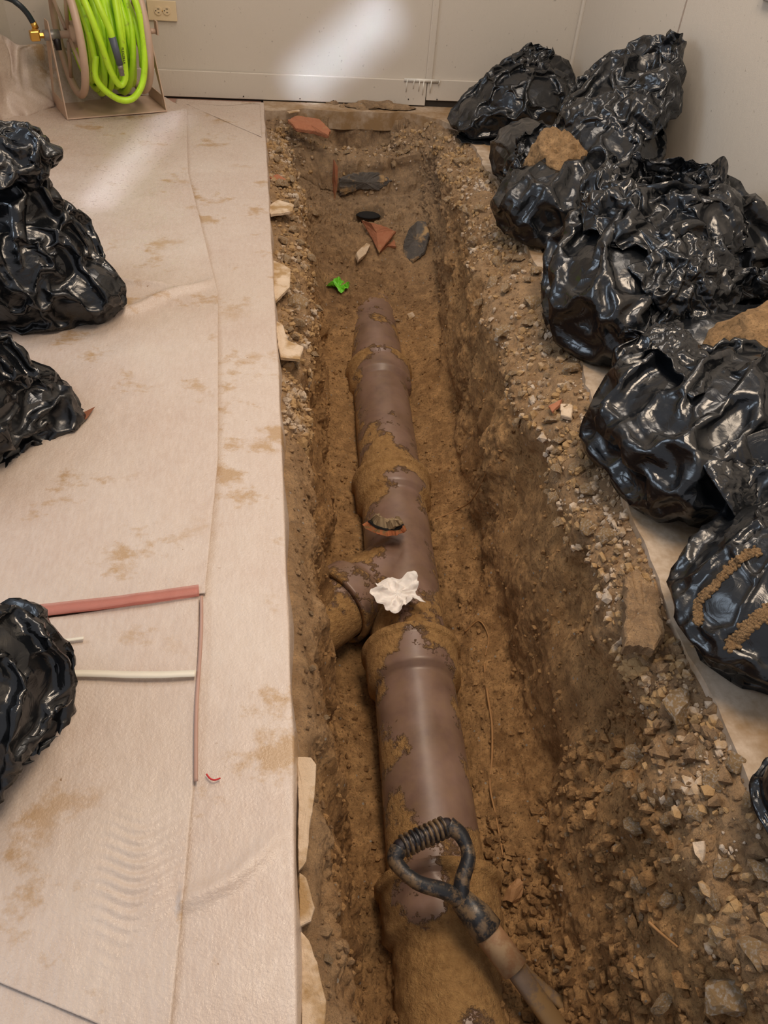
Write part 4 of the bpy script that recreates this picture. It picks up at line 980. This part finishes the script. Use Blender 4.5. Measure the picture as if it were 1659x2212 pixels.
# bag with sand in its mouth
b3 = [blob((.93, 2.42, .10), (.17, .17, .12)), blob((1.0, 2.44, .10), (.2, .18, .13)), blob((.98, 2.86, .10), (.14, .22, .12))]
t = make_bag('smaller black garbage bag with brown soil in its mouth, below the tallest bag', (.97, 2.6, .12), b3, seed=31, grow=1.10, crease=.022, neck=(.97, 2.6, .28), neck_k=.3)
mound('sand_heap', 'small heap of brown sand filling the mouth of the bag below the tall leaning bag', (.96, 2.53, .16), (.085, .16, .115), .035, 5, 3)
mouth(t, [((.98, 2.62, .16), .115, .18, .12, 0), ((.98, 2.62, .195), .12, .19, .22, 0), ((.97, 2.60, .20), .125, .195, .25, 0), ((.97, 2.58, .165), .14, .21, .2, 0), ((.98, 2.59, .11), .165, .25)], (), seed=33, crease=.04, grow=1.14, its=40)
# big crumpled bag
b4 = [blob((1.02, 1.86, .14), (.24, .22, .17), 0), blob((.9, 1.76, .12), (.16, .2, .14)), blob((1.2, 1.95, .13), (.20, .22, .18))]
t = make_bag('biggest black garbage bag by the right wall, its loose top crumpled into upright folds', (1.05, 1.85, .13), b4, neck=(1.07, 1.95, .36), neck_k=.35, seed=2, grow=1.10, xmax=1.42)
mouth(t, [((1.06, 1.96, .26), .13, .12), ((1.05, 1.96, .32), .13, .12), ((1.04, 1.96, .36), .14, .13), ((1.03, 1.94, .37), .17, .15), ((1.02, 1.90, .33), .20, .19), ((1.01, 1.86, .28), .21, .21)], b4, seed=43, crease=.035, grow=1.12, grav=.0001)
flap(t, [[(.86, 1.66, .28), (1.0, 1.70, .34), (1.1, 1.80, .36)], [(.90, 1.58, .24), (1.02, 1.60, .29), (1.16, 1.72, .30)], [(.98, 1.53, .12), (1.05, 1.54, .20), (1.16, 1.62, .22)]], b4, nu=44, nv=40, seed=44, grow=1.12, its=45, grav=.0001)
t = make_bag('black garbage bag squeezed between the biggest bag and the right wall', (1.33, 2.08, .12), [blob((1.33, 2.08, .12), (.09, .17, .15)), blob((1.33, 1.9, .1), (.09, .15, .12))], seed=46, grow=1.08, crease=.02, xmax=1.425)
# wide open bag with sand
bl5 = [blob((.98, 1.16, .11), (.27, .21, .15), .2), blob((.84, 1.20, .10), (.14, .22, .12), 0), blob((1.17, 1.28, .12), (.19, .24, .14)), blob((1.08, 1.52, .08), (.17, .12, .10))]
t = make_bag('wide black garbage bag beside the trench, open at the right edge with pale sand inside', (1.0, 1.24, .11), bl5, neck=(1.05, 1.30, .28), neck_k=.35, seed=1, grow=1.11, xmax=1.42)
mound('sand_heap', 'broad heap of pale sand in the wide open bag at the right edge', (1.17, 1.37, .14), (.21, .15, .125), .03, 5, 5)
mouth(t, [((1.12, 1.47, .16), .22, .15, .15, 0), ((1.12, 1.47, .195), .24, .17, .3, 0), ((1.12, 1.46, .20), .265, .20, .35, 0), ((1.11, 1.43, .17), .29, .23, .3, 0), ((1.10, 1.41, .12), .30, .25)], (), seed=53, crease=.045, grow=1.16)
a, b = P(1430, 690, .24), P(1545, 830, .235); s = np.array([.055, .03, 0])
flap(t, [[a-s, a+[0, 0, .012], a+s], [(a*.6+b*.4)-s*1.1+[0, 0, .02], a*.6+b*.4+[0, 0, .03], (a*.6+b*.4)+s], [b-s*.9, b+[0, 0, .01], b+s*.7]], (), nu=24, nv=40, seed=54, grow=1.06, its=30, grav=0.00005)
flap(t, [[(.80, 1.06, .20), (.95, 1.05, .26), (1.16, 1.10, .27)], [(.82, 1.02, .16), (.98, .98, .22), (1.2, 1.0, .24)], [(.88, .95, .08), (1.0, .93, .12), (1.2, .93, .15)]], bl5, nu=50, nv=36, seed=55, grow=1.12, its=40, grav=.0001)
# lower right bag with streaks of soil
bl6 = [blob((.90, .74, .11), (.21, .19, .135)), blob((.80, .72, .09), (.15, .15, .10)), blob((1.02, .85, .11), (.2, .2, .15))]
t = make_bag('smooth rounded black garbage bag at the right with two streaks of brown soil', (.9, .75, .11), bl6, neck=(1.0, .95, .22), neck_k=.22, seed=61, grow=1.035, crease=.008)
bb = [bvh(t.children[0])]
def streak(pts, wid, label, seed):
    V0, F0 = ico(1); V, F = [], []; k = 0; P_ = spline(np.array([(a, b, 0) for a, b in pts]), 120); rs = np.random.default_rng(seed)
    for u in np.repeat(P_, 6, 0):
        h = sight(bb, u[0]+rs.normal()*wid, u[1]+rs.normal()*wid)
        if h is None: continue
        r = rs.uniform(.0022, .0050); V.append(h[0]+V0*r*rs.uniform(.6, 1.2, 3)+h[1]*r*.2); F.append(F0+k*len(V0)); k += 1
    tag(recenter(mk('soil_streak', np.vstack(V), np.vstack(F), M['sand'])), label, 'soil', kind='stuff')
streak([(1640, 1190), (1590, 1215), (1540, 1270), (1512, 1300), (1508, 1345)], 4.0, 'upper thin streak of brown soil on the smooth rounded bag', 1)
streak([(1665, 1315), (1625, 1345), (1600, 1372), (1578, 1395)], 6.0, 'lower broad streak of brown soil on the smooth rounded bag', 2)
make_bag('black garbage bag mostly out of the frame at the right edge, beside the rubble', (.75, .415, .055), [blob((.75, .415, .06), (.12, .09, .062))], seed=71, grow=1.07, crease=.015)
# left side
L1 = [blob((-.60, 1.90, .13), (.19, .19, .16)), blob((-.47, 1.85, .08), (.12, .10, .075), -.2), blob((-.58, 1.90, .26), (.09, .09, .09))]
t = make_bag('full black garbage bag at the left with its neck tied in a fat knot', (-.56, 1.88, .13), L1, neck=(-.59, 1.90, .36), neck_k=.35, seed=81, grow=1.06, crease=.010)
mouth(t, [((-.59, 1.90, .30), .055, .055), ((-.585, 1.90, .325), .045, .045), ((-.58, 1.89, .345), .085, .08), ((-.575, 1.88, .375), .11, .10), ((-.575, 1.88, .41), .105, .095), ((-.58, 1.88, .435), .07, .06), ((-.585, 1.88, .42), .035, .03)], seed=83, crease=.03, grow=1.16, nu=90, nv=40, name='tied_neck', grav=0.00005)
L2 = [blob((-.64, 1.34, .10), (.17, .20, .13)), blob((-.55, 1.40, .055), (.13, .12, .06), .4), blob((-.50, 1.45, .04), (.09, .05, .035), .1), blob((-.68, 1.50, .10), (.11, .10, .10))]
t = make_bag('middle black garbage bag at the left edge, pointing at the tear in the sheet', (-.6, 1.36, .10), L2, neck=(-.42, 1.47, .06), neck_k=.3, seed=91, grow=1.09, crease=.02)
make_bag('black garbage bag nearest the camera at the left edge beside the cream strips', (-.43, .66, .10), [blob((-.46, .64, .10), (.15, .14, .12)), blob((-.40, .68, .10), (.10, .10, .11))], seed=101, grow=1.09, crease=.02, neck=(-.38, .74, .2), neck_k=.25)
